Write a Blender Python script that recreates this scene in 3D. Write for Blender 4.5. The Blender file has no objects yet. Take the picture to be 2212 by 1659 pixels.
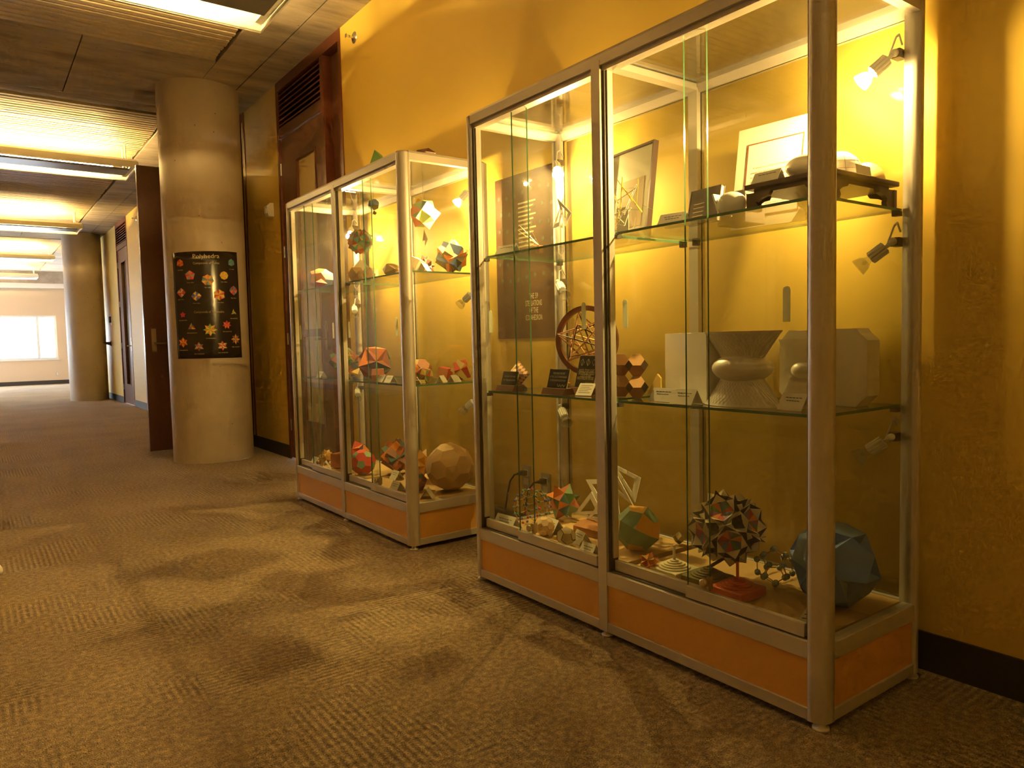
import bpy, bmesh, math, random
from mathutils import Vector, Matrix
random.seed(7)
SC = bpy.context.scene
COL = SC.collection
# ------------------------------------------------------------------ camera
CAM_F, CAM_YAW, CAM_PITCH, CAM_ROLL = 1594.83, .6309, -.0599, -.0222
PW, PH, CAM_Z = 2212, 1659, 1.0
def cam_axes():
    cy, sy, cp, sp = math.cos(CAM_YAW), math.sin(CAM_YAW), math.cos(CAM_PITCH), math.sin(CAM_PITCH)
    f = Vector((sy*cp, cy*cp, sp)); r = Vector((cy, -sy, 0)); u = r.cross(f)
    c, s = math.cos(CAM_ROLL), math.sin(CAM_ROLL)
    return c*r+s*u, -s*r+c*u, f
RX, UX, FX = cam_axes()
cam = bpy.data.objects.new('camera', bpy.data.cameras.new('camera'))
COL.objects.link(cam)
cam.data.sensor_fit = 'HORIZONTAL'; cam.data.sensor_width = 36; cam.data.lens = 36*CAM_F/PW
cam.data.clip_start = .02; cam.data.clip_end = 200
cam.matrix_world = Matrix(((RX.x, UX.x, -FX.x, 0), (RX.y, UX.y, -FX.y, 0), (RX.z, UX.z, -FX.z, CAM_Z), (0, 0, 0, 1)))
SC.camera = cam
# ------------------------------------------------------------------ light: sky through the windows, exposure
WARM = (1.0, .62, .19)          # halogen, seen with a daylight white balance
FLUO = (1.0, .67, .22)          # warm fluorescent tubes
SPOT_W, TUBE_E, SKY_E, BULB_E = 56.0, 185.0, 12.0, 25.0
world = bpy.data.worlds.new('overcast_sky'); SC.world = world; world.use_nodes = True
bgn = world.node_tree.nodes['Background']
bgn.inputs[0].default_value = (.82, .91, 1.0, 1); bgn.inputs[1].default_value = SKY_E
vs = SC.view_settings
vs.view_transform = 'Standard'; vs.look = 'None'; vs.gamma = 1.0; vs.exposure = .95; vs.use_curve_mapping = False
cy_ = SC.cycles
cy_.max_bounces = 5; cy_.diffuse_bounces = 3; cy_.glossy_bounces = 3; cy_.transmission_bounces = 2; cy_.light_sampling_threshold = .06; world.cycles.sampling_method = 'NONE'
cy_.transparent_max_bounces = 28; cy_.use_adaptive_sampling = True; cy_.adaptive_threshold = .08; cy_.adaptive_min_samples = 16; cy_.sample_clamp_indirect = 6.0; cy_.caustics_reflective = False; cy_.caustics_refractive = False
cy_.use_denoising = True

# ------------------------------------------------------------------ picture point -> world point
def ray(u, v): return FX + RX*((u-PW/2)/CAM_F) - UX*((v-PH/2)/CAM_F)
EYE = Vector((0, 0, CAM_Z))
def at(u, v, **k):
    d = ray(u, v); (a, val), = k.items(); i = 'xyz'.index(a)
    return EYE + d*((val-EYE[i])/d[i])
def ball(u, v, rpx, zs, rz=1.0):
    """centre and radius of a round thing that rests at height zs"""
    d = ray(u, v); t = (zs-CAM_Z)/(d.z-rz*rpx/CAM_F)
    return EYE+d*t, rpx*t/CAM_F
def px(p): return (Vector(p)-EYE).dot(FX)/CAM_F        # metres per pixel at p

# ------------------------------------------------------------------ materials
MATS = {}
def new_mat(name):
    m = bpy.data.materials.new(name); m.use_nodes = True; MATS[name] = m
    return m, m.node_tree.nodes, m.node_tree.links, m.node_tree.nodes['Principled BSDF']
def mat(name, col, rough=.6, metal=0., spec=.5, var=0., scale=40., bump=0., coat=0.):
    if name in MATS: return MATS[name]
    m, N, L, b = new_mat(name)
    b.inputs['Base Color'].default_value = (*col, 1); b.inputs['Roughness'].default_value = rough
    b.inputs['Metallic'].default_value = metal; b.inputs['Specular IOR Level'].default_value = spec
    b.inputs['Coat Weight'].default_value = coat
    if var or bump:
        tc = N.new('ShaderNodeTexCoord'); n = N.new('ShaderNodeTexNoise'); n.inputs['Scale'].default_value = scale; n.inputs['Detail'].default_value = 4
        L.new(tc.outputs['Object'], n.inputs['Vector'])
        if var:
            mx = N.new('ShaderNodeMix'); mx.data_type = 'RGBA'
            mx.inputs[6].default_value = (*[c*(1-var) for c in col], 1); mx.inputs[7].default_value = (*[min(1, c*(1+var)) for c in col], 1)
            L.new(n.outputs['Fac'], mx.inputs[0]); L.new(mx.outputs[2], b.inputs['Base Color'])
        if bump:
            bp = N.new('ShaderNodeBump'); bp.inputs['Strength'].default_value = bump; bp.inputs['Distance'].default_value = .01
            L.new(n.outputs['Fac'], bp.inputs['Height']); L.new(bp.outputs['Normal'], b.inputs['Normal'])
    return m
def emit(name, col, e):
    m, N, L, b = new_mat(name)
    b.inputs['Base Color'].default_value = (*col, 1); b.inputs['Emission Color'].default_value = (*col, 1); b.inputs['Emission Strength'].default_value = e
    return m
def glass(name, tint, dust=.015, ior=1.5):
    m, N, L, b = new_mat(name); N.remove(b); out = N['Material Output']
    t = N.new('ShaderNodeBsdfTransparent'); t.inputs[0].default_value = (*tint, 1)
    d = N.new('ShaderNodeBsdfDiffuse'); d.inputs[0].default_value = (.8, .8, .8, 1)
    g = N.new('ShaderNodeBsdfGlossy'); g.inputs['Roughness'].default_value = .008
    lw_ = N.new('ShaderNodeLayerWeight'); lw_.inputs[0].default_value = .5
    pw = N.new('ShaderNodeMath'); pw.operation = 'POWER'; pw.inputs[1].default_value = 5; L.new(lw_.outputs['Facing'], pw.inputs[0])
    f = N.new('ShaderNodeMath'); f.operation = 'MULTIPLY_ADD'; f.inputs[1].default_value = .965; f.inputs[2].default_value = .035; L.new(pw.outputs[0], f.inputs[0])
    a = N.new('ShaderNodeMixShader'); a.inputs[0].default_value = dust
    L.new(t.outputs[0], a.inputs[1]); L.new(d.outputs[0], a.inputs[2])
    c = N.new('ShaderNodeMixShader'); L.new(f.outputs[0], c.inputs[0]); L.new(a.outputs[0], c.inputs[1]); L.new(g.outputs[0], c.inputs[2])
    L.new(c.outputs[0], out.inputs[0]); return m
glass('case_glass', (.97, .985, .965)); glass('shelf_glass', (.95, .975, .95), .02); glass('clear_plastic', (.9, .9, .88), .06)
glass('window_glass', (.97, .98, .98), 0)
mat('glass_edge', (.10, .22, .12), .15)
def translucent(name, col):
    m, N, L, b = new_mat(name); t = N.new('ShaderNodeBsdfTranslucent'); t.inputs[0].default_value = (*col, 1); mx = N.new('ShaderNodeMixShader'); mx.inputs[0].default_value = .55
    b.inputs['Base Color'].default_value = (*col, 1); b.inputs['Roughness'].default_value = .4
    L.new(b.outputs[0], mx.inputs[1]); L.new(t.outputs[0], mx.inputs[2]); L.new(mx.outputs[0], N['Material Output'].inputs[0])
translucent('frosted', (.85, .90, .80))
mat('aluminium', (.66, .62, .56), .42, .3, var=.04, scale=300); mat('aluminium_dark', (.12, .10, .09), .5)
mat('laminate', (.80, .43, .10), .5, var=.05, scale=90); mat('deck', (.68, .46, .20), .6, var=.05, scale=60)
mat('base_black', (.035, .030, .026), .55); mat('white_plastic', (.78, .77, .74), .4); mat('chrome', (.75, .74, .72), .18, 1.)
mat('brass', (.55, .45, .28), .3, 1.); mat('black_rubber', (.02, .02, .02), .5); mat('steel', (.55, .54, .52), .35, .9)
mat('paper', (.86, .84, .76), .7); mat('ink', (.05, .045, .04), .7); mat('ink_light', (.92, .86, .62), .6); mat('fix_white', (.80, .78, .72), .45)
emit('tube_light', FLUO, TUBE_E); emit('bulb_light', (1., .78, .45), BULB_E)
mat('grey_pan', (.25, .25, .26), .35, .6); mat('cavity', (.03, .025, .02), .9)
mat('wood_dark', (.15, .06, .035), .36, var=.2, scale=25, coat=.2); mat('wood_red', (.16, .05, .025), .35, var=.3, scale=30)
mat('wood_carved', (.07, .035, .022), .35); mat('wood_mid', (.42, .19, .08), .45, var=.2, scale=60); mat('wood_light', (.62, .36, .16), .45, var=.15, scale=60); mat('wood_black', (.07, .04, .025), .4)
mat('marble', (.86, .83, .76), .35, var=.06, scale=9); mat('marble_line', (.62, .58, .50), .5); mat('white_gloss', (.86, .84, .80), .12); mat('cream_plaster', (.84, .79, .66), .45)
mat('plaque_black', (.035, .03, .028), .3); mat('leather', (.11, .085, .075), .45); mat('box_grey', (.24, .20, .20), .6)
PAP = dict(red=(.55, .06, .03), orange=(.75, .25, .04), amber=(.82, .45, .08), yellow=(.85, .62, .08), green=(.12, .22, .06), teal=(.10, .36, .30), sage=(.25, .38, .25),
           brown=(.24, .09, .045), rust=(.42, .13, .05), tan=(.70, .45, .22), cream=(.84, .74, .52), khaki=(.40, .30, .12), blue=(.09, .13, .52), slate=(.15, .24, .46), steelblue=(.13, .24, .66),
           black=(.03, .022, .018), salmon=(.80, .34, .16), pink=(.75, .22, .15), purple=(.28, .12, .25), dkbrown=(.12, .05, .03), dkteal=(.06, .12, .10), gold=(.62, .45, .12), offwhite=(.80, .76, .66), grape=(.20, .10, .14), olive=(.20, .17, .06), magenta=(.6, .04, .12), lime=(.3, .45, .08), skin=(.76, .55, .33))
PAP['sand'] = (.80, .62, .22)
for k, c in PAP.items(): mat('p_'+k, c, .6, var=.07, scale=70)
def wood_floor_like(): pass
def carpet_mat():
    m, N, L, b = new_mat('carpet'); b.inputs['Roughness'].default_value = .95; b.inputs['Specular IOR Level'].default_value = .15
    b.inputs['Sheen Weight'].default_value = .25; b.inputs['Sheen Roughness'].default_value = .6
    tc = N.new('ShaderNodeTexCoord'); xyz = N.new('ShaderNodeSeparateXYZ'); L.new(tc.outputs['Object'], xyz.inputs[0])
    def nz(s, det=3):
        n = N.new('ShaderNodeTexNoise'); n.inputs['Scale'].default_value = s; n.inputs['Detail'].default_value = det; L.new(tc.outputs['Object'], n.inputs['Vector']); return n
    def mth(op, a, bb=None, cc=None):
        x = N.new('ShaderNodeMath'); x.operation = op
        for i, vv in enumerate((a, bb, cc)):
            if vv is None: continue
            if isinstance(vv, (int, float)): x.inputs[i].default_value = vv
            else: L.new(vv, x.inputs[i])
        return x.outputs[0]
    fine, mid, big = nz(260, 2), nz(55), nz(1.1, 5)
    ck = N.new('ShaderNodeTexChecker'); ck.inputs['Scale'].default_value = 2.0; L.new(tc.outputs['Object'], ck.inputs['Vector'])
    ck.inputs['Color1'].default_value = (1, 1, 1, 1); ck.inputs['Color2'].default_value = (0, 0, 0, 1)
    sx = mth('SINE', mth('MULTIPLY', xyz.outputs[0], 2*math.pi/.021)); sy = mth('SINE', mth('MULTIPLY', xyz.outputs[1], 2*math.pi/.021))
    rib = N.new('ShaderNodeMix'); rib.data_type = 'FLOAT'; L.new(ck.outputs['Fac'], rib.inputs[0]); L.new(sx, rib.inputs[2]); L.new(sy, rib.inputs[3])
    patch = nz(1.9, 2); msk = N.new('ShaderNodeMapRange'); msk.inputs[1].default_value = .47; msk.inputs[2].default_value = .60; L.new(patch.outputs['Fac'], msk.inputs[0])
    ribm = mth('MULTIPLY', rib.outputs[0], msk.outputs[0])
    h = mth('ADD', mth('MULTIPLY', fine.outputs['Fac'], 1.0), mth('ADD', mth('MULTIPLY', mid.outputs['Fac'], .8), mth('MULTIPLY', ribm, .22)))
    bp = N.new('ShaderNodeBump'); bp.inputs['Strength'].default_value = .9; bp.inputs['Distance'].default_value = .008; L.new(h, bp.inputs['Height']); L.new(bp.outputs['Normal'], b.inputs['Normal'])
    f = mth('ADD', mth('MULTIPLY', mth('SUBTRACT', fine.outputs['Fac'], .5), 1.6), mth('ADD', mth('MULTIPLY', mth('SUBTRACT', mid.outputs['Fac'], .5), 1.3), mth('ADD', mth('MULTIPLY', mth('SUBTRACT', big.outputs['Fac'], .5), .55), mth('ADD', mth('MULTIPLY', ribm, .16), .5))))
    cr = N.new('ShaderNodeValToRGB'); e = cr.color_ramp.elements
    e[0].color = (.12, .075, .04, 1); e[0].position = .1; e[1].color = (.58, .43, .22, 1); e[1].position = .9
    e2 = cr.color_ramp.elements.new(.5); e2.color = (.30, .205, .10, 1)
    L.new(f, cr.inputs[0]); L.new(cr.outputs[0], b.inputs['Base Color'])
carpet_mat()
def concrete(name, c0, c1, rough=.75, bump=.25, pits=True):
    m, N, L, b = new_mat(name); b.inputs['Roughness'].default_value = rough
    tc = N.new('ShaderNodeTexCoord')
    mp = N.new('ShaderNodeMapping'); mp.inputs['Scale'].default_value = (1.2, 4.5, 1.2); L.new(tc.outputs['Object'], mp.inputs[0])
    n = N.new('ShaderNodeTexNoise'); n.inputs['Scale'].default_value = 1.6; n.inputs['Detail'].default_value = 8; n.inputs['Roughness'].default_value = .65; L.new(mp.outputs[0], n.inputs['Vector'])
    n2 = N.new('ShaderNodeTexNoise'); n2.inputs['Scale'].default_value = 90; n2.inputs['Detail'].default_value = 3; L.new(tc.outputs['Object'], n2.inputs['Vector'])
    cr = N.new('ShaderNodeValToRGB'); cr.color_ramp.elements[0].color = (*c0, 1); cr.color_ramp.elements[0].position = .32; cr.color_ramp.elements[1].color = (*c1, 1); cr.color_ramp.elements[1].position = .68
    L.new(n.outputs['Fac'], cr.inputs[0]); last = cr.outputs[0]
    if pits:
        v = N.new('ShaderNodeTexVoronoi'); v.inputs['Scale'].default_value = 9; L.new(tc.outputs['Object'], v.inputs['Vector'])
        lt = N.new('ShaderNodeMath'); lt.operation = 'LESS_THAN'; lt.inputs[1].default_value = .055; L.new(v.outputs['Distance'], lt.inputs[0])
        mx = N.new('ShaderNodeMix'); mx.data_type = 'RGBA'; mx.inputs[7].default_value = (*[x*.45 for x in c0], 1); L.new(lt.outputs[0], mx.inputs[0]); L.new(last, mx.inputs[6]); last = mx.outputs[2]
    L.new(last, b.inputs['Base Color'])
    bp = N.new('ShaderNodeBump'); bp.inputs['Strength'].default_value = bump; bp.inputs['Distance'].default_value = .004; L.new(n2.outputs['Fac'], bp.inputs['Height']); L.new(bp.outputs['Normal'], b.inputs['Normal'])
concrete('concrete_ceiling', (.30, .25, .20), (.60, .52, .43)); concrete('concrete_column', (.50, .42, .32), (.60, .51, .40), .45, .12)
def wall_paint(name, col):
    m, N, L, b = new_mat(name); b.inputs['Roughness'].default_value = .55; b.inputs['Base Color'].default_value = (*col, 1)
    tc = N.new('ShaderNodeTexCoord'); n = N.new('ShaderNodeTexNoise'); n.inputs['Scale'].default_value = 220; n.inputs['Detail'].default_value = 2; L.new(tc.outputs['Object'], n.inputs['Vector'])
    bp = N.new('ShaderNodeBump'); bp.inputs['Strength'].default_value = .06; bp.inputs['Distance'].default_value = .003; L.new(n.outputs['Fac'], bp.inputs['Height']); L.new(bp.outputs['Normal'], b.inputs['Normal'])
wall_paint('wall_yellow', (.80, .575, .10)); wall_paint('wall_cream', (.66, .50, .34)); mat('slat_wood', (.62, .50, .34), .55, var=.15, scale=30); mat('lite_film', (.82, .70, .36), .35); mat('lite_dark', (.02, .02, .022), .06)

# ------------------------------------------------------------------ mesh helpers
class MB:
    def __init__(s): s.v = []; s.f = []; s.m = []; s.mats = []; s.smooth = []
    def mi(s, m):
        if m not in s.mats: s.mats.append(m)
        return s.mats.index(m)
    def add(s, vs_, fs, m, smooth=False):
        o = len(s.v); s.v += [tuple(p) for p in vs_]; i = s.mi(m)
        for f in fs: s.f.append(tuple(o+k for k in f)); s.m.append(i); s.smooth.append(smooth)
        return s
    def box(s, x0, x1, y0, y1, z0, z1, m):
        P = [(x, y, z) for z in (z0, z1) for y in (y0, y1) for x in (x0, x1)]
        return s.add(P, [(0, 2, 3, 1), (4, 5, 7, 6), (0, 1, 5, 4), (2, 6, 7, 3), (0, 4, 6, 2), (1, 3, 7, 5)], m)
    def prism(s, poly, axis, a, b, m, smooth=False):
        """extrude a 2-D polygon along axis 0/1/2 (the polygon's two coordinates are the other axes in order)"""
        n = len(poly)
        def mk(p, w): q = list(p); q.insert(axis, w); return q
        vs_ = [mk(p, a) for p in poly]+[mk(p, b) for p in poly]
        fs = [tuple(range(n)), tuple(range(2*n-1, n-1, -1))]
        s.add(vs_, fs, m); return s.add(vs_, [(i, (i+1) % n, n+(i+1) % n, n+i) for i in range(n)], m, smooth)
    def rod(s, a, b, r0, m, r1=None, n=8, cap=True):
        a, b = Vector(a), Vector(b); r1 = r0 if r1 is None else r1
        w = (b-a).normalized(); t = Vector((0, 0, 1)) if abs(w.z) < .9 else Vector((1, 0, 0)); p = w.cross(t).normalized(); q = w.cross(p)
        vs_ = [c+(p*math.cos(k*2*math.pi/n)+q*math.sin(k*2*math.pi/n))*r for c, r in ((a, r0), (b, r1)) for k in range(n)]
        s.add(vs_, [(i, (i+1) % n, n+(i+1) % n, n+i) for i in range(n)], m, True)
        if cap: s.add(vs_, [tuple(range(n-1, -1, -1)), tuple(range(n, 2*n))], m)
        return s
    def tube(s, pts, r, m, n=8):
        for a, b in zip(pts[:-1], pts[1:]): s.rod(a, b, r, m, n=n)
        return s
    def lathe(s, prof, m, n=24, c=(0, 0, 0), M=None, smooth=True):
        vs_ = [Vector((r*math.cos(k*2*math.pi/n), r*math.sin(k*2*math.pi/n), z)) for r, z in prof for k in range(n)]
        if M: vs_ = [M @ p for p in vs_]
        vs_ = [p+Vector(c) for p in vs_]
        return s.add(vs_, [(j*n+i, j*n+(i+1) % n, (j+1)*n+(i+1) % n, (j+1)*n+i) for j in range(len(prof)-1) for i in range(n)], m, smooth)
    def sphere(s, c, r, m, n=16, sz=1.):
        prof = [(max(1e-5, r*math.sin(math.pi*k/(n//2))), -r*sz*math.cos(math.pi*k/(n//2))) for k in range(n//2+1)]
        return s.lathe(prof, m, n, c)
    def mesh(s, name):
        me = bpy.data.meshes.new(name); me.from_pydata(s.v, [], s.f)
        for m in s.mats: me.materials.append(MATS[m])
        me.polygons.foreach_set('material_index', s.m); me.polygons.foreach_set('use_smooth', s.smooth)
        me.update(); return me
    def obj(s, name, parent=None, loc=(0, 0, 0), rot=(0, 0, 0), M=None, fix=True):
        me = s.mesh(name)
        if fix:
            b = bmesh.new(); b.from_mesh(me); bmesh.ops.recalc_face_normals(b, faces=b.faces); b.to_mesh(me); b.free()
        return link(name, me, parent, loc, rot, M)
def link(name, me, parent=None, loc=(0, 0, 0), rot=(0, 0, 0), M=None):
    o = bpy.data.objects.new(name, me); COL.objects.link(o); o.parent = parent
    if M is not None: o.matrix_basis = M
    else: o.location = loc; o.rotation_euler = rot
    return o
def tag(o, label=None, cat=None, group=None, kind=None):
    for k, v_ in (('label', label), ('category', cat), ('group', group), ('kind', kind)):
        if v_: o[k] = v_
    return o
def thing(name, label, cat, loc=(0, 0, 0), rot=(0, 0, 0), group=None):
    return tag(link(name, None, None, loc, rot), label, cat, group)
def box(name, b, m, parent=None, bev=0.):
    """b = x0,x1,y0,y1,z0,z1 in the parent's space"""
    o = MB().box(*b, m).obj(name, parent)
    if bev:
        mo = o.modifiers.new('b', 'BEVEL'); mo.width = bev; mo.segments = 2; mo.limit_method = 'ANGLE'
    return o
FONT_CACHE = {}
def text_mesh(txt, size, align='CENTER', bold=0.):
    c = bpy.data.curves.new('t', 'FONT'); c.body = txt; c.size = size; c.align_x = align; c.align_y = 'CENTER'; c.resolution_u = 2; c.offset = bold
    o = bpy.data.objects.new('t', c); COL.objects.link(o)
    dg = bpy.context.evaluated_depsgraph_get(); dg.update()
    me = bpy.data.meshes.new_from_object(o.evaluated_get(dg)); bpy.data.objects.remove(o); bpy.data.curves.remove(c)
    me.materials.clear(); return me
def text(name, txt, size, m, parent, M, align='CENTER', bold=0., width=None):
    me = text_mesh(txt, size, align, bold); me.materials.append(MATS[m])
    if width:
        w = max(v.co.x for v in me.vertices)-min(v.co.x for v in me.vertices)
        for v in me.vertices: v.co.x *= width/w
    return link(name, me, parent, M=M)
def frame_M(o, ex, ey, ez=None):
    ex, ey = Vector(ex).normalized(), Vector(ey).normalized(); ez = ex.cross(ey)
    M = Matrix.Identity(4)
    for i in range(3): M[i][0], M[i][1], M[i][2], M[i][3] = ex[i], ey[i], ez[i], o[i]
    return M

# ------------------------------------------------------------------ the place: sizes
W, ZC = 2.228, 3.229                      # right wall plane, ceiling height
XL, Y0, YF, YE = -3.0, -2.5, 25.4, 21.0   # left wall, wall behind the camera, far wall, end of the right wall
XR2 = 4.4
def struct(o): o['kind'] = 'structure'; return o
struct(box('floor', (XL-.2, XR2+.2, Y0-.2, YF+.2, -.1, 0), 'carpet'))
# right wall with three door openings
D1, D2, D3 = (5.02, 6.39, ZC), (7.41, 8.74, ZC), (14.0, 15.15, ZC)
wb = MB(); y = Y0-.2
for a, b_, h in (D1, D2, D3):
    wb.box(W, W+.16, y, a, 0, ZC+.3, 'wall_yellow')
    if h < ZC: wb.box(W, W+.16, a, b_, h, ZC+.3, 'wall_yellow')
    else: wb.box(W, W+.16, a, b_, ZC, ZC+.3, 'wall_yellow')
    y = b_
wb.box(W, W+.16, y, YE, 0, ZC+.3, 'wall_yellow')
struct(wb.obj('wall_right'))
struct(box('wall_return', (W+.16, XR2, YE-.16, YE, 0, ZC+.3), 'wall_cream'))
struct(box('wall_side', (XR2, XR2+.16, YE, YF, 0, ZC+.3), 'wall_cream'))
nb = MB(); nb.box(W+.16, 4.0, 7.2, 7.36, 0, 2.9, 'wall_cream').box(W+.16, 4.0, 9.2, 9.36, 0, 2.9, 'wall_cream').box(4.0, 4.16, 7.2, 9.36, 0, 2.9, 'wall_cream').box(W+.16, 4.16, 7.2, 9.36, 2.9, 3.0, 'wall_cream')
struct(nb.obj('wall_office'))
struct(box('wall_back', (XL-.2, W+.2, Y0-.2, Y0, 0, ZC+.3), 'wall_yellow'))
# left wall with the daylight windows at the far end
lw = MB(); wins = [(18.4, 21.2), (21.9, 24.9)]; y = Y0-.2
for a, b_ in wins:
    lw.box(XL-.2, XL, y, a, 0, ZC+.3, 'wall_cream').box(XL-.2, XL, a, b_, 0, .74, 'wall_cream').box(XL-.2, XL, a, b_, 2.0, ZC+.3, 'wall_cream'); y = b_
lw.box(XL-.2, XL, y, YF+.2, 0, ZC+.3, 'wall_cream'); struct(lw.obj('wall_left'))
# far wall with a wide window and one round the corner
fw = MB(); fwin = [(-1.9, 2.06), (2.33, 3.3)]; x = XL-.2
for a, b_ in fwin:
    fw.box(x, a, YF, YF+.2, 0, ZC+.3, 'wall_cream').box(a, b_, YF, YF+.2, 0, .735, 'wall_cream').box(a, b_, YF, YF+.2, 2.0, ZC+.3, 'wall_cream'); x = b_
fw.box(x, XR2+.2, YF, YF+.2, 0, ZC+.3, 'wall_cream'); struct(fw.obj('wall_far'))
def window(n, horiz, a, b_, plane, out, z0, z1, mull):
    r = struct(link(f'window_{n}', None))
    def bx(nm, s0, s1, d0, d1, w0, w1, m):
        lo, hi = sorted((plane+out*d0, plane+out*d1))
        return box(nm, (s0, s1, lo, hi, w0, w1) if horiz else (lo, hi, s0, s1, w0, w1), m, r)
    t = .05
    bx('frame_top', a, b_, .06, .13, z1-t, z1, 'fix_white'); bx('frame_bottom', a, b_, .06, .13, z0, z0+t, 'fix_white')
    bx('frame_side', a, a+t, .06, .13, z0+t, z1-t, 'fix_white'); bx('frame_side', b_-t, b_, .06, .13, z0+t, z1-t, 'fix_white')
    for q in mull: bx('mullion', q-.035, q+.035, .06, .13, z0+t, z1-t, 'fix_white')
    es = [a+t]+[w for q in mull for w in (q-.035, q+.035)]+[b_-t]
    for i in range(0, len(es), 2): bx('pane', es[i], es[i+1], .09, .096, z0+t, z1-t, 'window_glass')
    bx('sill', a-.03, b_+.03, -.03, .06, z0-.03, z0, 'fix_white')
window(1, True, -1.9, 2.06, YF, 1, .735, 2.0, (-.6, .3, 1.6)); window(2, True, 2.33, 3.3, YF, 1, .735, 2.0, ())
for i, (a, b_) in enumerate(wins): window(3+i, False, a, b_, XL, -1, .74, 2.0, ((a+b_)/2,))
# baseboards
for i, (a, b_) in enumerate(((Y0, D1[0]), (D1[1], D2[0]), (D2[1], D3[0]), (D3[1], YE))):
    struct(box(f'baseboard_right_{i+1}' if i else 'baseboard_right', (W-.008, W, a, b_, 0, .115), 'base_black'))
struct(box('baseboard_far', (XL, XR2, YF-.012, YF, 0, .115), 'base_black')); struct(box('baseboard_left', (XL, XL+.012, Y0, YF-.012, 0, .115), 'base_black'))

# ------------------------------------------------------------------ ceiling: concrete bands and strips, recessed timber slats
XS = 1.68
ceil = struct(link('ceiling', None))
g = .004
for nm, b_ in (('concrete_strip', (XS, 1.99-g, Y0-.2, YE)), ('concrete_strip', (1.99+g, W+.15, Y0-.2, YE)), ('concrete_strip', (XS, XR2+.2, YE+g, YF+.2)),
               ('concrete_panel', (XL-.2, .76-g, 6.15, 7.54)), ('concrete_panel', (.76+g, XS-g, 6.15, 7.54)), ('concrete_edge', (XL-.2, XS-g, 7.54+2*g, 7.75)),
               ('concrete_panel', (XL-.2, .9-g, 15.9, 17.3)), ('concrete_panel', (.9+g, XS-g, 15.9, 17.3)), ('concrete_edge', (XL-.2, XS-g, 17.3+2*g, 17.5)),
               ('concrete_panel', (XL-.2, XS-g, 24.6, YF+.2)), ('concrete_panel', (XL-.2, XS-g, Y0-.2, -1.9))):
    box(nm, (*b_, ZC, ZC+.22), 'concrete_ceiling', ceil)
box('cavity_back', (XL-.2, XR2+.2, Y0-.2, YF+.2, ZC+.22, ZC+.3), 'cavity', ceil)
slat_me = MB().box(XL, XS-.03, -.0245, .0245, 0, .06, 'slat_wood').mesh('slat')
for a, b_ in ((.30, 6.12), (7.82, 15.86), (17.58, 24.56)):
    n = int((b_-a)/.0765)
    for k in range(n): link('slat', slat_me, ceil, (random.uniform(-.006, .006), a+.04+k*.0765, ZC-.004+random.uniform(0, .003)))
# the two carrier battens above the slats are what the slats hang from
for x in (-1.6, 1.2): box('batten', (x, x+.04, .2, YF-.8, ZC+.062, ZC+.10), 'wood_black', ceil)
bk = MB().box(XL, XR2, 25.02, YF, 2.9, ZC, 'concrete_ceiling').box(XL, XR2, 24.98, YF, 2.78, 2.9, 'fix_white'); tag(bk.obj('trim_1'), kind='structure')

# ------------------------------------------------------------------ columns
def column(n, x, y, r):
    o = MB().lathe([(r, 0), (r, ZC)], 'concrete_column', 64, (x, y, 0)).obj(f'column_{n}', fix=False); struct(o)
C1 = (1.717, 6.907, .335)
column(1, *C1); column(2, 1.85, 16.67, .335)

# ------------------------------------------------------------------ ceiling light fixtures
def fixture_proto():
    x0, x1 = -1.0, 1.55; h = .37
    t = thing('linear_light', 'x', 'light')
    for s in (1, -1):
        MB().prism([(s*h, 0.0), (s*(h-.012), 0.0), (s*(h-.11), .100), (s*(h-.10), .104), (s*h, .012)], 0, x0, x1, 'fix_white').obj('reflector_wing', t)
        MB().box(x0, x1, min(s*h, s*(h+.012)), max(s*h, s*(h+.012)), -.004, .062, 'fix_white').obj('side_rail', t)
    for x in (x0, x1): MB().prism([(-h, 0), (h, 0), (h, .06), (-h, .06)], 0, x-.006, x+.006, 'fix_white').obj('end_cap', t)
    for x in (x0+.03, x1-.03): box('cross_plate', (x-.024, x+.024, -h+.06, h-.06, .026, .04), 'fix_white', t)
    MB().prism([(-.15, .008), (.15, .008), (.17, .024), (-.17, .024)], 0, x0+.05, x1-.05, 'grey_pan').obj('pan', t)
    for s in (-.08, .08): MB().rod((x0+.2, s, .038), (x1-.2, s, .038), .013, 'tube_light', n=12).obj('tube', t)
    for x in (x0+.07, x1-.07):
        for s in (-.1, .1): MB().rod((x, s, .04), (x, s, ZC-2.93), .007, 'fix_white').obj('hanger_rod', t)
    return t
def copy_tree(o, parent=None):
    c = o.copy(); COL.objects.link(c); c.parent = parent
    for ch in o.children: copy_tree(ch, c)
    return c
fx = fixture_proto()
for i, (yy, lab) in enumerate(((9.2, 'long suspended uplight between the two concrete columns, beside the open door'), (4.3, 'long suspended uplight in front of the column with the poster'),
                               (14.05, 'long suspended uplight just in front of the far concrete column'), (18.9, 'long suspended uplight next beyond the far concrete column'),
                               (23.7, 'long suspended uplight closest to the far window wall'), (-.6, 'long suspended uplight over the near end of the corridor'))):
    o = fx if i == 0 else copy_tree(fx)
    o.location = (0, yy, 2.93); o['label'] = lab; o['group'] = 'suspended uplights along the corridor ceiling'
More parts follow.
